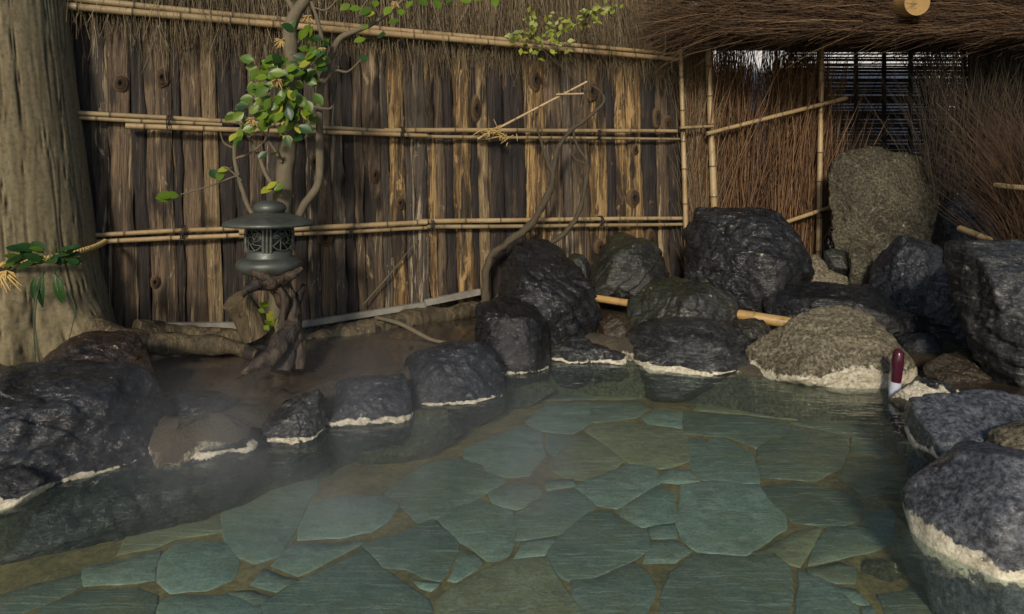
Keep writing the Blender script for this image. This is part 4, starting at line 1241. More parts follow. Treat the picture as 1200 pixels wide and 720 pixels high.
# solid core so that the roof is opaque
ax = np.array([[1, 0, 0], [0, math.cos(0.09), math.sin(0.09)], [0, -math.sin(0.09), math.cos(0.09)]])
V, Fc, A = box((3.55, 7.15, 2.88), 1.85, 1.2, 0.12, ax)
obj('roof_board', V, Fc, M['plank_dark'], roof, smooth=False)
V, Fc, A = box((3.6, 5.98, 3.01), 1.9, 0.1, 0.34)
obj('eave_core', V, Fc, M['plank_dark'], roof, smooth=False)
p = P(1075, 3, 5.6)
V, Fc, A = sweep([(p.x, p.y, p.z, 0.106), (p.x, p.y + 0.5, p.z + 0.06, 0.106)], 20)
obj('bamboo_rafter', V, Fc, M['bamboo_fresh'], roof, attr={"mask": A * 0.3})

# ------------------------------------------------------------------ big tree at the left
tree = thing('old_tree', 'thick grey-brown tree trunk with fissured bark and spreading roots at the left edge', 'tree', (-3.1, 4.15, 0.05))
def trunk():
    segs, rows = 360, 260
    c0 = np.array([-3.2, 4.2])
    V, mk = [], []
    for k in range(rows + 1):
        z = 0.0 + 3.3 * k / rows
        lean_x = -0.085 * (z - 1.35)
        r = 0.505 - 0.022 * (z - 1.35)
        fl = max(0.0, 0.95 - z)
        for j in range(segs):
            a = 2 * math.pi * j / segs
            lob = 0.5 + 0.5 * math.cos(4 * a + 0.4) + 0.35 * math.cos(7 * a + 1.1)
            rr = r + 0.26 * fl ** 2.2 * (0.6 + lob) + 0.016 * noise.noise(Vector((math.cos(a) * 2, math.sin(a) * 2, z * 0.7)))
            fis = noise.fractal(Vector((math.cos(a) * 15, math.sin(a) * 15, z * 0.85 + 0.35 * math.sin(a * 5))), 1.0, 2.0, 2)
            rid = 1 - min(1, abs(fis) / 0.075)
            g2 = noise.fractal(Vector((math.cos(a) * 22, math.sin(a) * 22, z * 3.5)), 1, 2, 4)
            gate = max(0, min(1, 0.75 + 1.6 * noise.noise(Vector((math.cos(a) * 5 + 9, math.sin(a) * 5, z * 2.2)))))
            m = rid * gate
            kn = fl * 0.035 * noise.fractal(Vector((math.cos(a) * 5, math.sin(a) * 5, z * 6)), 1, 2, 4)
            rr += -0.013 * m + 0.003 * g2 + kn
            V.append((c0[0] + lean_x + rr * math.cos(a), c0[1] + rr * math.sin(a), z)); mk.append(m)
    Fc = np.array([(k * segs + j, k * segs + (j + 1) % segs, (k + 1) * segs + (j + 1) % segs, (k + 1) * segs + j) for k in range(rows) for j in range(segs)])
    obj('trunk', V, Fc, M['bark'], tree, attr={"mask": mk})
trunk()
def root(pts, seed, sides=20, wob=0.28):
    V, Fc, A = sweep(smooth_path(pts, 10), sides, wob, seed, 9.0)
    obj('root', V, Fc, M['log'], tree, attr={"mask": A * 0})
def pr(px, py, D, r): return (*P(px, py, D), r)
root([pr(60, 370, 4.15, 0.08), pr(115, 392, 4.1, 0.09), pr(165, 402, 4.1, 0.075), pr(215, 404, 4.2, 0.06), pr(262, 405, 4.25, 0.055), pr(300, 416, 4.25, 0.03)], 1)
root([pr(160, 392, 4.2, 0.09), pr(215, 394, 4.4, 0.07), pr(290, 397, 4.5, 0.05), pr(345, 400, 4.6, 0.03)], 2)
def rope_curve(fn, n, r, twist=3, strands=3, tw=60):
    parts = []
    for s in range(strands):
        path = []
        for k in range(n + 1):
            p, nrm, up = fn(k / n)
            a = 2 * math.pi * (s / strands + k / n * tw)
            path.append((*(np.array(p) + r * 0.55 * (math.cos(a) * np.array(nrm) + math.sin(a) * np.array(up))), r * 0.62))
        parts.append(sweep(path, 6))
    return parts
def straw_rope():
    def fn(u):
        a = math.pi * (1.32 + 0.78 * u)
        # hugs the trunk: from the left front round to the right
        z = 0.84 + 0.03 * u + 0.12 * max(0, u - 0.5) ** 1.2
        rr = 0.575
        c = (-3.155, 4.2)
        nrm = (math.cos(a), math.sin(a), 0)
        return (c[0] + rr * nrm[0], c[1] + rr * nrm[1], z), nrm, (0, 0, 1)
    parts = rope_curve(fn, 260, 0.016, tw=22)
    # tassel knot
    p, _, _ = fn(0.15)
    p = P(8, 318, 3.62)
    r = random.Random(5)
    for k in range(26):
        e = np.array(p) + np.array([r.uniform(-0.09, 0.09), r.uniform(-0.05, 0.02), -r.uniform(0.05, 0.11)])
        m = (np.array(p) + e) / 2 + np.array([r.uniform(-.02, .02), -.02, 0.02])
        parts.append(sweep([(*p, 0.006), (*m, 0.005), (*e, 0.002)], 5))
    a0, b0 = np.array(P(-60, 322, 3.62)), np.array(P(30, 314, 3.6))
    V, Fc, A = merge(parts)
    o = obj('straw_rope', V, Fc, M['straw'], origin=tuple(p))
    tag(o, 'twisted yellow straw rope tied round the big tree trunk', 'rope')
straw_rope()

# leaf meshes shared by every leaf of a kind
def leaf_mesh(name, L, W, mat, curl=0.12, fold=0.15, point=1.0):
    rows = [(0.0, 0.04), (0.15, 0.55), (0.35, 0.95), (0.55, 1.0), (0.75, 0.75), (0.9, 0.38), (1.0, 0.02)]
    V = []
    for u, w in rows:
        z = -curl * L * (u - 0.3) ** 2
        V += [(-w * W, u * L, z + fold * w * W), (-w * W * 0.5, u * L, z + fold * w * W * 0.35), (0, u * L, z), (w * W * 0.5, u * L, z + fold * w * W * 0.35), (w * W, u * L, z + fold * w * W)]
    Fc = [(k * 5 + j, k * 5 + j + 1, k * 5 + j + 6, k * 5 + j + 5) for k in range(6) for j in range(4)]
    st = sweep([(0, -0.25 * L, -0.01 * L, 0.0016), (0, 0.0, 0, 0.0014)], 4, cap=False)
    k = len(V)
    V = np.vstack([np.array(V), st[0]]); Fc = Fc + [tuple(i + k for i in f) for f in st[1]]
    return mesh_data(name, V, Fc, M[mat])
LEAF = {k: leaf_mesh('leaf', 0.078, 0.0265, k) for k in ('leaf', 'leaf_dark', 'leaf_yellow')}
LONG = leaf_mesh('long_leaf', 0.17, 0.018, 'leaf_dark', 0.5, 0.3)

def put_leaf(me, p, d, face, scale, parent, name='leaf'):
    """leaf based at p, pointing along d, upper side towards face"""
    y = Vector(d).normalized(); z = Vector(face); z = (z - y * z.dot(y)).normalized(); x = y.cross(z)
    m = Matrix((x, y, z)).transposed().to_4x4()
    o = bpy.data.objects.new(name, me)
    COL.objects.link(o)
    o.parent = parent
    o.matrix_local = Matrix.Translation(Vector(p) - WPOS[parent.name]) @ m @ Matrix.Scale(scale, 4)
    return o

# green sprig tucked behind the rope, vine stems hanging below
spr = thing('green_sprig', 'bunch of dark green leaves tucked behind the straw rope on the trunk', 'leaves', tuple(P(55, 310, 3.58)))
rr_ = random.Random(11)
for k in range(34):
    px = rr_.uniform(24, 88); py = 303 + rr_.uniform(-10, 8)
    sgn = -1 if px < 55 else 1
    d = (sgn * rr_.uniform(0.2, 1.0), rr_.uniform(-0.7, 0.1), rr_.uniform(-0.35, 0.55))
    put_leaf(LEAF['leaf_dark' if k % 4 else 'leaf'], P(px, py, 3.57 + rr_.uniform(-0.04, 0.03)), d, (0, -0.6, 0.9), rr_.uniform(0.75, 1.25), spr)
for k, (x, y) in enumerate([(50, 322), (64, 322), (42, 322), (70, 324)]):
    put_leaf(LONG, P(x, y, 3.55), (rr_.uniform(-.2, .2), -0.05, -1), (0.2, -1, 0), rr_.uniform(0.8, 1.1), spr)
ivy = []
for pts in ([(52, 318), (44, 345), (41, 375), (44, 405), (52, 425)], [(62, 318), (76, 335), (88, 360), (84, 385), (80, 400)], [(48, 325), (40, 350), (40, 400), (42, 430)]):
    ivy.append(sweep(smooth_path([pr(x, y, 3.56 - 0.1 * (y - 320) / 100, 0.0035 - 0.002 * i / 5) for i, (x, y) in enumerate(pts)], 8), 6))
V, Fc, A = merge(ivy)
obj('stem', V, Fc, M['leaf_dark'], spr)

# ------------------------------------------------------------------ lantern on a driftwood stump
LD = 4.2
PXM = LD / F
def zy(y): return H - (y - HOR) * PXM
LC = P(316, 320, LD)
lan = thing('garden_lantern', 'green bronze garden lantern with a wide round cap and pierced light chamber on the stump', 'lantern', (LC.x, LC.y, zy(322)))
def lt(name, prof, mat='bronze', dx=0.0, segs=48):
    V, Fc, A = lathe([(r * PXM, zy(y) - 0) for r, y in prof], (LC.x + dx * PXM, LC.y, 0), segs)
    return obj(name, V, Fc, M[mat], lan)
lt('finial', [(1, 235), (8, 235.5), (14, 237.5), (18, 241), (19, 245), (17, 248.5), (15, 250.5), (17, 252)])
lt('cap', [(14, 249.5), (22, 250), (26, 252), (38, 255.5), (47, 258.5), (51, 260.5), (52, 262.5), (51, 264.5), (47, 264.5), (36, 263.5), (20, 263), (3, 263)])
lt('glass_chamber', [(3, 263), (20, 263.5), (23, 270), (24, 280), (22, 290), (19, 294)], 'glass')
lt('chamber_ring', [(22, 263.2), (25, 264), (26, 266), (25, 268), (22.5, 268.5)])
lt('collar', [(20, 292), (24, 292.5), (26, 294.5), (25.5, 300), (27, 302), (29, 304), (26, 306)])
lt('bowl', [(20, 301), (30, 302), (36, 305), (38, 309), (36.5, 314), (31, 319), (22, 322.5), (10, 324), (2, 324)])
def lattice():
    parts = []
    c = np.array([LC.x, LC.y])
    def sp(a, y, r=None):
        rr = (26.0 - 0.035 * (y - 280) ** 2 * 0.12) if r is None else r
        return np.array([c[0] + rr * PXM * math.sin(a), c[1] - rr * PXM * math.cos(a), zy(y)])
    # four round windows with frames, ribs and leaf-like bars
    for w in range(4):
        a0 = -0.55 + w * math.pi / 2
        ring = [(*sp(a0 + 0.62 * math.sin(t), 280 - 12.5 * math.cos(t)), 0.0055) for t in np.linspace(0, 2 * math.pi, 29)]
        parts.append(sweep(ring, 6, cap=False))
        for k in range(9):
            t0 = 2 * math.pi * k / 9; t1 = t0 + 1.15
            path = [(*sp(a0 + 0.60 * math.sin(t0) * s + 0.2 * (1 - s) * math.sin(t1), 280 - 12 * (math.cos(t0) * s + 0.3 * (1 - s) * math.cos(t1))), 0.0035) for s in np.linspace(0, 1, 6)]
            parts.append(sweep(path, 5))
        for k in range(3):
            a = a0 + math.pi / 4 + (k - 1) * 0.16
            path = [(*sp(a, y), 0.011) for y in np.linspace(266, 294, 7)]
            parts.append(sweep(path, 6))
    V, Fc, A = merge(parts)
    obj('lattice', V, Fc, M['bronze'], lan)
lattice()

def stump():
    parts = []
    s = 0
    def br(pts, n=9, sides=18, wob=0.42):
        nonlocal s
        s += 1
        parts.append(sweep(smooth_path(pts, n), sides, wob, s * 5.1, 16))
    br([pr(322, 320, 4.2, 0.07), pr(330, 336, 4.2, 0.07), pr(341, 360, 4.2, 0.062), pr(343, 385, 4.18, 0.065), pr(336, 408, 4.12, 0.075), pr(330, 436, 4.05, 0.06)])
    br([pr(340, 385, 4.14, 0.055), pr(326, 408, 4.0, 0.055), pr(308, 424, 3.92, 0.042), pr(283, 438, 3.88, 0.012)])
    br([pr(343, 385, 4.2, 0.05), pr(350, 412, 4.15, 0.045), pr(349, 434, 4.1, 0.035)])
    br([pr(340, 365, 4.2, 0.04), pr(350, 348, 4.25, 0.03), pr(357, 334, 4.25, 0.015)])
    br([pr(328, 326, 4.12, 0.045), pr(308, 332, 4.05, 0.045), pr(292, 338, 4.0, 0.03), pr(284, 348, 3.98, 0.012)])
    br([pr(330, 328, 4.1, 0.035), pr(344, 322, 4.08, 0.028), pr(354, 314, 4.1, 0.014)])
    br([pr(318, 330, 4.06, 0.03), pr(304, 322, 4.02, 0.026), pr(296, 316, 4.04, 0.012)])
    br([pr(330, 405, 4.0, 0.022), pr(330, 380, 4.1, 0.024), pr(334, 352, 4.12, 0.024), pr(322, 332, 4.1, 0.02)])
    V, Fc, A = merge(parts)
    o = obj('driftwood_stump', V, Fc, M['drift'], origin=tuple(P(318, 436, 4.1)))
    tag(o, 'gnarled dark driftwood stump with pointed feet carrying the bronze lantern', 'stump')
stump()
V, Fc, A = sweep(smooth_path([pr(276, 352, 4.3, 0.085), pr(288, 368, 4.36, 0.09), pr(302, 392, 4.4, 0.1)], 8), 22, 0.1, 3.3, 8)
tag(obj('cut_log', V, Fc, M['log'], origin=tuple(P(302, 392, 4.4))), 'short sawn log leaning behind the left side of the lantern stump', 'log')
V, Fc, A = sweep(smooth_path([pr(345, 405, 4.75, 0.05), pr(400, 396, 4.9, 0.09), pr(450, 384, 5.1, 0.085), pr(500, 374, 5.3, 0.085), pr(560, 362, 5.5, 0.06)], 12), 20, 0.3, 7.7, 7)
tag(obj('fallen_log', V, Fc, M['log'], origin=tuple(P(450, 384, 5.1))), 'long rotten log lying along the foot of the plank fence', 'log')
V, Fc, A = sweep(smooth_path([pr(440, 372, 5.0, 0.012), pr(470, 380, 4.95, 0.016), pr(505, 398, 4.85, 0.014), pr(530, 402, 4.8, 0.008)], 6), 8, 0.1, 1)
tag(obj('fallen_branch', V, Fc, M['shrub_bark'], origin=tuple(P(470, 380, 4.95))), 'thin bent stick lying across the rotten log', 'stick')
V, Fc, A = sweep(smooth_path([(*FP(425, 358, 0.1), 0.006), (*FP(460, 318, 0.08), 0.006), (*FP(490, 280, 0.07), 0.003)], 6), 6, 0.1, 2)
tag(obj('stick', V, Fc, M['shrub_bark'], origin=tuple(FP(425, 358, 0.1))), 'thin dark stick leaning on the planks under the lowest rail', 'stick')
weed = thing('weed', 'small bright green weed sprouting between the sawn log and the stump', 'plant', tuple(P(318, 385, 4.3)))
for k in range(12):
    px, py = rr_.uniform(308, 325), rr_.uniform(352, 384)
    put_leaf(LEAF['leaf' if k % 3 else 'leaf_yellow'], P(px, py, 4.22), (rr_.uniform(-1, 1), -0.3, rr_.uniform(-0.4, 0.8)), (0, -0.7, 0.7), rr_.uniform(0.5, 0.8), weed)

# ------------------------------------------------------------------ camellia shrub behind the lantern
shrub = thing('camellia_shrub', 'slender evergreen shrub with glossy green leaves growing up behind the lantern', 'shrub', tuple(P(330, 395, 4.5)))
def limb(name, groups, mat, parent, sides=10, wob=0.18, fr=20):
    parts = []
    for i, g in enumerate(groups):
        parts.append(sweep(smooth_path(g, 8), sides, wob, i * 3.3, fr))
    V, Fc, A = merge(parts)
    return obj(name, V, Fc, M[mat], parent)
d0 = 4.5
limb('trunk', [[pr(327, 398, d0, .07), pr(328, 330, d0, .066), pr(331, 250, d0, .062), pr(334, 205, d0, .06), pr(341, 150, d0, .052), pr(344, 100, d0, .046), pr(341, 62, d0, .045), pr(340, 32, d0, .044), pr(352, 8, d0, .036), pr(372, -18, d0, .03)],
               [pr(341, 30, d0, .03), pr(345, 14, d0, .022), pr(333, -6, d0, .015)]], 'shrub_bark', shrub, 16)
d1 = 4.46
limb('branch', [[pr(345, 262, d1, .026), pr(358, 238, d1, .026), pr(373, 215, d1, .027), pr(375, 175, d1, .026), pr(374, 130, d1, .023), pr(376, 100, d1, .022), pr(388, 66, d1, .021), pr(398, 46, d1, .02), pr(418, 36, d1, .018), pr(440, 26, d1, .014), pr(470, 2, d1, .01), pr(482, -14, d1, .008)],
                [pr(375, 103, d1, .014), pr(392, 84, d1, .011), pr(408, 84, d1, .007), pr(425, 68, d1, .004)],
                [pr(378, 48, d1, .014), pr(372, 24, d1, .012), pr(365, 2, d1, .01)],
                [pr(365, 8, d1, .006), pr(382, 12, d1, .006), pr(395, 0, d1, .005)],
                [pr(425, 30, d1, .006), pr(422, 14, d1, .006), pr(434, -4, d1, .005)]], 'shrub_bark', shrub)
limb('branch', [[pr(298, 255, 4.4, .016), pr(290, 240, 4.4, .016), pr(281, 212, 4.4, .015), pr(275, 186, 4.4, .014), pr(277, 160, 4.4, .012), pr(290, 140, 4.4, .008)],
                [pr(325, 225, 4.42, .018), pr(312, 205, 4.42, .015), pr(302, 180, 4.42, .013), pr(285, 150, 4.42, .01), pr(275, 140, 4.4, .006)],
                [pr(276, 186, 4.4, .009), pr(292, 180, 4.38, .008), pr(310, 165, 4.36, .007), pr(318, 140, 4.36, .005)],
                [pr(280, 205, 4.38, .008), pr(262, 212, 4.35, .006), pr(240, 220, 4.32, .005), pr(212, 228, 4.3, .004)],
                [pr(283, 212, 4.38, .008), pr(270, 200, 4.36, .006), pr(262, 196, 4.34, .004)],
                [pr(277, 175, 4.4, .007), pr(263, 168, 4.38, .005), pr(258, 155, 4.36, .003)],
                [pr(330, 190, 4.42, .01), pr(318, 170, 4.4, .009), pr(305, 155, 4.38, .006), pr(290, 162, 4.36, .004)],
                [pr(343, 140, 4.42, .008), pr(356, 125, 4.4, .008), pr(384, 128, 4.4, .008), pr(390, 124, 4.4, .004)],
                [pr(342, 110, 4.4, .008), pr(325, 100, 4.3, .006), pr(300, 88, 4.28, .004)],
                [pr(344, 90, 4.4, .008), pr(362, 78, 4.32, .006), pr(380, 64, 4.3, .004)]], 'shrub_bark', shrub, 8)
LPX = [(295,79),(296,90),(325,69),(315,75),(312,80),(340,79),(350,67),(364,69),(366,59),(365,47),(380,54),(382,70),(376,80),(362,94),(367,97),(350,99),(340,92),(340,34),(354,40),(362,40),(356,57),(362,86),(301,107),(301,119),(311,107),
       (312,117),(281,125),(270,135),(280,136),(294,151),(307,145),(315,130),(304,132),(322,125),(330,112),(327,127),(342,122),(347,132),(357,132),(350,150),(361,150),(330,150),(337,165),(281,157),(279,165),(322,84),(335,105),(317,100),(307,91),
       (332,139),(318,92),(330,95),(345,110),(352,118),(362,124),(338,135),(320,140),(312,150),(326,118),(346,85),(355,76),(372,62),(333,72),(306,100),(298,128),(340,145)]
rl = random.Random(21)
LPX = LPX + [(x + rl.gauss(0, 7), y + rl.gauss(0, 7)) for x, y in LPX if rl.random() < 0.95]
for k, (x, y) in enumerate(LPX):
    out = Vector((x - 335, 0, 95 - y)).normalized()
    d = Vector((out.x + rl.uniform(-.7, .7), rl.uniform(-.6, .2), out.z * 0.5 + rl.uniform(-.8, .35)))
    f = Vector((rl.uniform(-.4, .4), -1, rl.uniform(0.0, 0.7)))
    c = P(x, y, 4.26 + rl.uniform(-0.12, 0.12)) - d.normalized() * 0.035
    kind = 'leaf_dark' if rl.random() < 0.16 else ('leaf_yellow' if rl.random() < 0.15 else 'leaf')
    put_leaf(LEAF[kind], c, d, f, rl.uniform(0.85, 1.25), shrub)
for x, y, kd in [(417,10,0),(430,12,0),(405,8,0),(428,32,0),(446,42,1),(462,25,0),(422,47,0),(480,5,0),(495,2,0),(512,4,0),(526,-1,0),(560,-2,0),(580,2,0),(455,12,0),(426,68,1),(440,4,0),(470,14,0),(398,2,0),(545,0,0),
                 (250,203,1),(262,199,2),(258,205,0),(193,233,0),(203,229,0),(196,229,0),(322,180,0),(314,222,2),(323,225,2),(319,217,2),(327,219,0),(433,17,2),(352,160,1),(308,182,1)]:
    d = Vector((rl.uniform(-1, 1), -0.4, rl.uniform(-.9, .2)))
    c = P(x, y, 4.35) - d.normalized() * 0.035
    put_leaf(LEAF[('leaf', 'leaf_dark', 'leaf_yellow')[kd]], c, d, (rl.uniform(-.4, .4), -1, 0.6), rl.uniform(0.9, 1.2), shrub)
for k, (x, y, s) in enumerate([(330, 48, 1.0), (325, 94, 1.1), (295, 140, 1.0), (378, 58, 0.6), (332, 142, 0.6), (362, 20, 1.0), (463, 4, 0.8)]):
    parts = []
    for j in range(16):
        p = np.array(P(x, y, 4.2))
        e = p + np.array([rl.uniform(-0.7, 0.7), rl.uniform(-.8, 0.2), rl.uniform(-1, 0.15)]) * 0.055 * s
        parts.append(sweep([(*p, .003), (*((p + e) / 2 + [0, 0, .006]), .0055), (*e, .002)], 5))
    V, Fc, A = merge(parts)
    obj('dried_blossom', V, Fc, M['flower'], shrub)

# ------------------------------------------------------------------ gnarled shrub at the middle of the fence
gn = thing('gnarled_shrub', 'twisted bare-stemmed shrub with sparse yellow-green foliage on top, in front of the planks', 'shrub', tuple(P(572, 345, 5.6)))
e0 = 5.68
limb('trunk', [[pr(570, 372, 5.5, 0.0342), pr(569, 335, 5.55, 0.0319), pr(574, 303, 5.58, 0.0304), pr(594, 285, 5.62, 0.0289), pr(618, 267, e0, 0.0274), pr(635, 243, e0, 0.0266), pr(647, 216, e0, 0.0251), pr(651, 185, e0, 0.0213), pr(664, 158, e0, 0.0182), pr(688, 139, e0, 0.0152), pr(707, 121, e0, 0.0106), pr(704, 108, e0, 0.0076), pr(690, 98, e0, 0.0046)],
               [pr(566, 380, 5.45, 0.0152), pr(582, 350, 5.4, 0.0152), pr(592, 330, 5.4, 0.0091)]], 'vine_bark', gn, 14, 0.6, 26)
limb('branch', [[pr(649, 205, e0, 0.0198), pr(640, 186, e0, 0.0167), pr(634, 166, e0, 0.0106), pr(628, 140, e0, 0.0076), pr(634, 118, e0, 0.0046)],
                [pr(634, 300, e0, 0.0198), pr(645, 286, e0, 0.0198), pr(662, 273, e0, 0.0205), pr(678, 250, e0, 0.0182), pr(686, 216, e0, 0.0167), pr(688, 193, e0, 0.0137), pr(676, 170, e0, 0.0106), pr(672, 150, e0, 0.0068), pr(680, 120, e0, 0.0046), pr(672, 90, e0, 0.0030)],
                [pr(688, 193, e0, 0.0091), pr(672, 184, e0, 0.0076), pr(668, 160, e0, 0.0046)],
                [pr(666, 156, e0, 0.0076), pr(680, 130, e0, 0.0061), pr(690, 100, e0, 0.0046), pr(702, 70, e0, 0.0030)],
                [pr(688, 110, e0, 0.0046), pr(672, 92, e0, 0.0038), pr(655, 75, e0, 0.0030), pr(640, 55, e0, 0.0023)],
                [pr(690, 100, e0, 0.0038), pr(678, 80, e0, 0.0030), pr(664, 60, e0, 0.0023), pr(690, 30, e0, 0.0015)],
                [pr(655, 78, e0, 0.0030), pr(640, 62, e0, 0.0023), pr(620, 50, e0, 0.0015)]], 'vine_bark', gn, 9, 0.6, 26)
def small_foliage():
    cl = [(612,40,10),(627,22,12),(634,44,16),(650,44,14),(664,57,10),(667,33,14),(693,22,12),(715,8,10),(624,58,8),(645,30,10),(700,14,8),(680,28,10),(656,62,8),(608,48,6)]
    V, Fc, A = [], [], []
    r = random.Random(3)
    for x, y, n in cl:
        for k in range(n):
            p = P(x + r.gauss(0, 7), y + r.gauss(0, 5), e0 - 0.02 + r.gauss(0, 0.06))
            d = Vector((r.gauss(0, 1), r.gauss(-.3, .6), r.gauss(.2, .7))).normalized()
            f = Vector((r.gauss(0, .5), -1, r.gauss(.6, .4)))
            sd_ = d.cross(f).normalized(); L = r.uniform(0.045, 0.08); w = L * 0.32
            k0 = len(V)
            up = sd_.cross(d) * w * 0.25
            V += [p, p + d * L * .4 + sd_ * w + up, p + d * L, p + d * L * .4 - sd_ * w + up, p + d * L * .45]
            Fc += [(k0, k0 + 1, k0 + 4), (k0 + 1, k0 + 2, k0 + 4), (k0 + 2, k0 + 3, k0 + 4), (k0 + 3, k0, k0 + 4)]
    obj('foliage', V, Fc, M['leaf_yellow_small'], gn)['kind'] = 'stuff'
def small_leaf():
    t = NT('small_yellow_green_leaf')
    n = t.noise(t.coord(), 12, 3, 0.5)
    return t.done(t.mix(t.ramp(n, [(0.35, 0.0), (0.65, 1.0)]), (0.07, 0.1, 0.012), (0.24, 0.26, 0.03)), 0.5)
M['leaf_yellow_small'] = small_leaf()
small_foliage()

prop = thing('bamboo_prop', 'thin bamboo stick tied slanting from the middle rail to the gnarled shrub', 'stick', tuple(P(575, 157, 5.6)))
bamboo(P(560, 163, 5.62), P(688, 96, 5.55), 0.011, 0.01, 'cane', 'bamboo', prop, 0.25, 51)
bamboo(P(652, 111, 5.55), P(684, 110, 5.55), 0.01, 0.009, 'cane', 'bamboo', prop, 0.25, 52)
def straw_tie(c, parent, n=34, s=1.0, seed=1):
    r = random.Random(seed); parts = []
    for k in range(n):
        p = np.array(c) + np.array([r.gauss(0, .035), r.gauss(0, .015), r.gauss(0, .022)]) * s
        e = p + np.array([r.gauss(0, .06), r.gauss(-.02, .02), r.gauss(-.02, .04)]) * s
        parts.append(sweep([(*p, .003), (*((p + e) / 2 + [0, -.01, .004]), .004), (*e, .0015)], 5))
    V, Fc, A = merge(parts)
    obj('straw_tie', V, Fc, M['straw'], parent)
straw_tie(P(578, 154, 5.6), prop)
straw_tie(P(596, 158, 5.6), prop, 10, 0.8, 2)

# ------------------------------------------------------------------ bamboo tubes, maroon tube
t = thing('bamboo_spout', 'short orange bamboo spout poking out above the flat edge rock', 'bamboo', tuple(P(890, 375, 5.15)))
bamboo(P(848, 366, 5.3), P(927, 379, 5.1), 0.04, 0.044, 'tube', 'bamboo_fresh', t, 0.4, 61, sides=16)
t = thing('bamboo_tube', 'bamboo tube half hidden between the mossy boulder and the rounded boulder', 'bamboo', tuple(P(725, 353, 5.6)))
bamboo(P(695, 349, 5.75), P(752, 358, 5.5), 0.03, 0.03, 'tube', 'bamboo_fresh', t, 0.4, 62, sides=16)
t = thing('bamboo_tube', 'old bamboo end lying below the tied brushwood bundle beside the stone tablet', 'bamboo', tuple(P(1145, 275, 5.4)))
bamboo(P(1125, 268, 5.5), P(1160, 282, 5.2), 0.028, 0.028, 'tube', 'bamboo_old', t, 0.4, 63, sides=12)
tt = thing('dip_tube', 'dark maroon tube with a pale grey tip leaning on the tan boulder at the waterline', 'tube', tuple(P(1049, 462, 4.14)))
MD = 4.14
V, Fc, A = sweep([(*P(1053.5, 409, MD), 0.008), (*P(1053.3, 410.5, MD), 0.022), (*P(1052.8, 414, MD), 0.032), (*P(1052, 425, MD), 0.034), (*P(1050, 446, MD), 0.029), (*P(1049.6, 449, MD), 0.025)], 20)
obj('handle', V, Fc, M['maroon'], tt)
V, Fc, A = sweep([(*P(1049.6, 448, MD), 0.033), (*P(1048.5, 458, MD), 0.033), (*P(1047.5, 466, MD), 0.03), (*P(1047.2, 468, MD), 0.02)], 20)
obj('tip', V, Fc, M['pale_end'], tt)

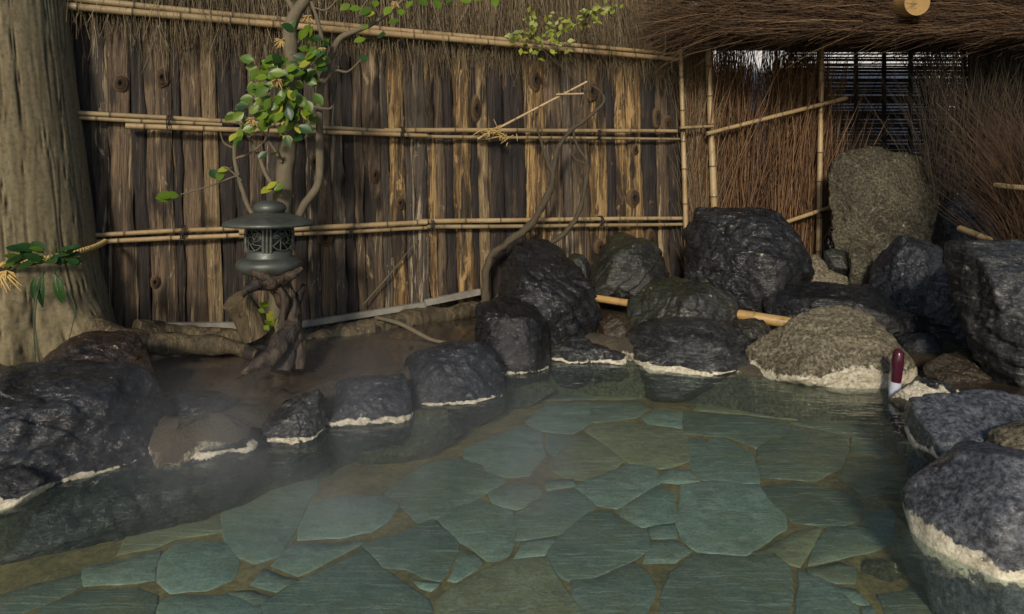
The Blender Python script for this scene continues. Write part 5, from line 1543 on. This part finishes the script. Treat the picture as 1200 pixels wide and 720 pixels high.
# ------------------------------------------------------------------ steam drifting over the hot water
def steam():
    m = bpy.data.materials.new('drifting_steam'); m.use_nodes = True
    t = m.node_tree; t.nodes.clear()
    out = t.nodes.new("ShaderNodeOutputMaterial"); pv = t.nodes.new("ShaderNodeVolumePrincipled")
    pv.inputs["Color"].default_value = (0.95, 0.96, 0.98, 1); pv.inputs["Anisotropy"].default_value = 0.2
    tc = t.nodes.new("ShaderNodeTexCoord")
    n1 = t.nodes.new("ShaderNodeTexNoise"); n1.inputs["Scale"].default_value = 1.7; n1.inputs["Detail"].default_value = 3; n1.inputs["Distortion"].default_value = 0.5
    mp = t.nodes.new("ShaderNodeMapping"); mp.inputs["Scale"].default_value = (1, 1, 0.55)
    mr = t.nodes.new("ShaderNodeMapRange"); mr.inputs["From Min"].default_value = 0.46; mr.inputs["From Max"].default_value = 0.75; mr.inputs["To Max"].default_value = 1.7
    gr = t.nodes.new("ShaderNodeTexGradient"); gr.gradient_type = 'SPHERICAL'
    mp2 = t.nodes.new("ShaderNodeMapping"); mp2.inputs["Scale"].default_value = (0.68, 1.05, 1.4)
    mu = t.nodes.new("ShaderNodeMath"); mu.operation = 'MULTIPLY'
    L = t.links.new
    L(tc.outputs["Object"], mp.inputs[0]); L(mp.outputs[0], n1.inputs["Vector"]); L(n1.outputs["Fac"], mr.inputs["Value"])
    L(tc.outputs["Object"], mp2.inputs[0]); L(mp2.outputs[0], gr.inputs[0])
    L(mr.outputs[0], mu.inputs[0]); L(gr.outputs["Fac"], mu.inputs[1]); L(mu.outputs[0], pv.inputs["Density"]); L(pv.outputs[0], out.inputs["Volume"])
    V, Fc, A = box((-0.8, 2.85, 0.36), 1.5, 0.95, 0.34)
    o = obj('steam', V, Fc, m, smooth=False, origin=(-0.8, 2.85, 0.05))
    tag(o, 'thin white steam drifting over the left half of the pool', kind='stuff')
steam()
S.cycles.volume_step_rate = 3.0
S.cycles.volume_max_steps = 64

# ------------------------------------------------------------------ leaf litter, bits of bark and pebbles on the bank
def litter():
    r = random.Random(77)
    V, Fc = [], []
    def zat(x, y):
        i = int(np.argmin(np.abs(gx - x))); j = int(np.argmin(np.abs(gy - y)))
        return float(ZZ[i, j])
    parts = []
    n = 0
    while n < 170:
        x, y = r.uniform(-2.6, 0.3), r.uniform(3.4, 6.0)
        d = float(sdist(np.array([x]), np.array([y]))[0])
        f = (x - FA[0]) * FN[0] + (y - FA[1]) * FN[1]
        if d < 0.25 or f < 0.1: continue
        if r.random() < 0.55 and f > 0.45: continue
        n += 1
        z = zat(x, y) + 0.004
        a = r.uniform(0, 6.28); L = r.uniform(0.01, 0.035)
        if r.random() < 0.3:
            L *= 2.5
            parts.append(sweep([(x, y, z, .002), (x + L * math.cos(a) * .5, y + L * math.sin(a) * .5, z + .006, .0022), (x + L * math.cos(a), y + L * math.sin(a), z, .0012)], 4))
        else:
            u = np.array([math.cos(a), math.sin(a), r.uniform(-.2, .2)]) * L; v = np.array([-math.sin(a), math.cos(a), r.uniform(-.3, .3)]) * L * r.uniform(.3, .6)
            c = np.array([x, y, z + 0.003])
            parts.append((np.array([c - u, c - v * .8 + [0, 0, .003], c + u, c + v * .8, c + [0, 0, .005]]), [(0, 1, 4), (1, 2, 4), (2, 3, 4), (3, 0, 4)], np.zeros(5)))
    V, Fc, A = merge(parts)
    o = obj('leaf_litter', V, Fc, M['drift'])
    tag(o, 'scattered dead leaves and twigs on the wet bank', kind='stuff')
litter()
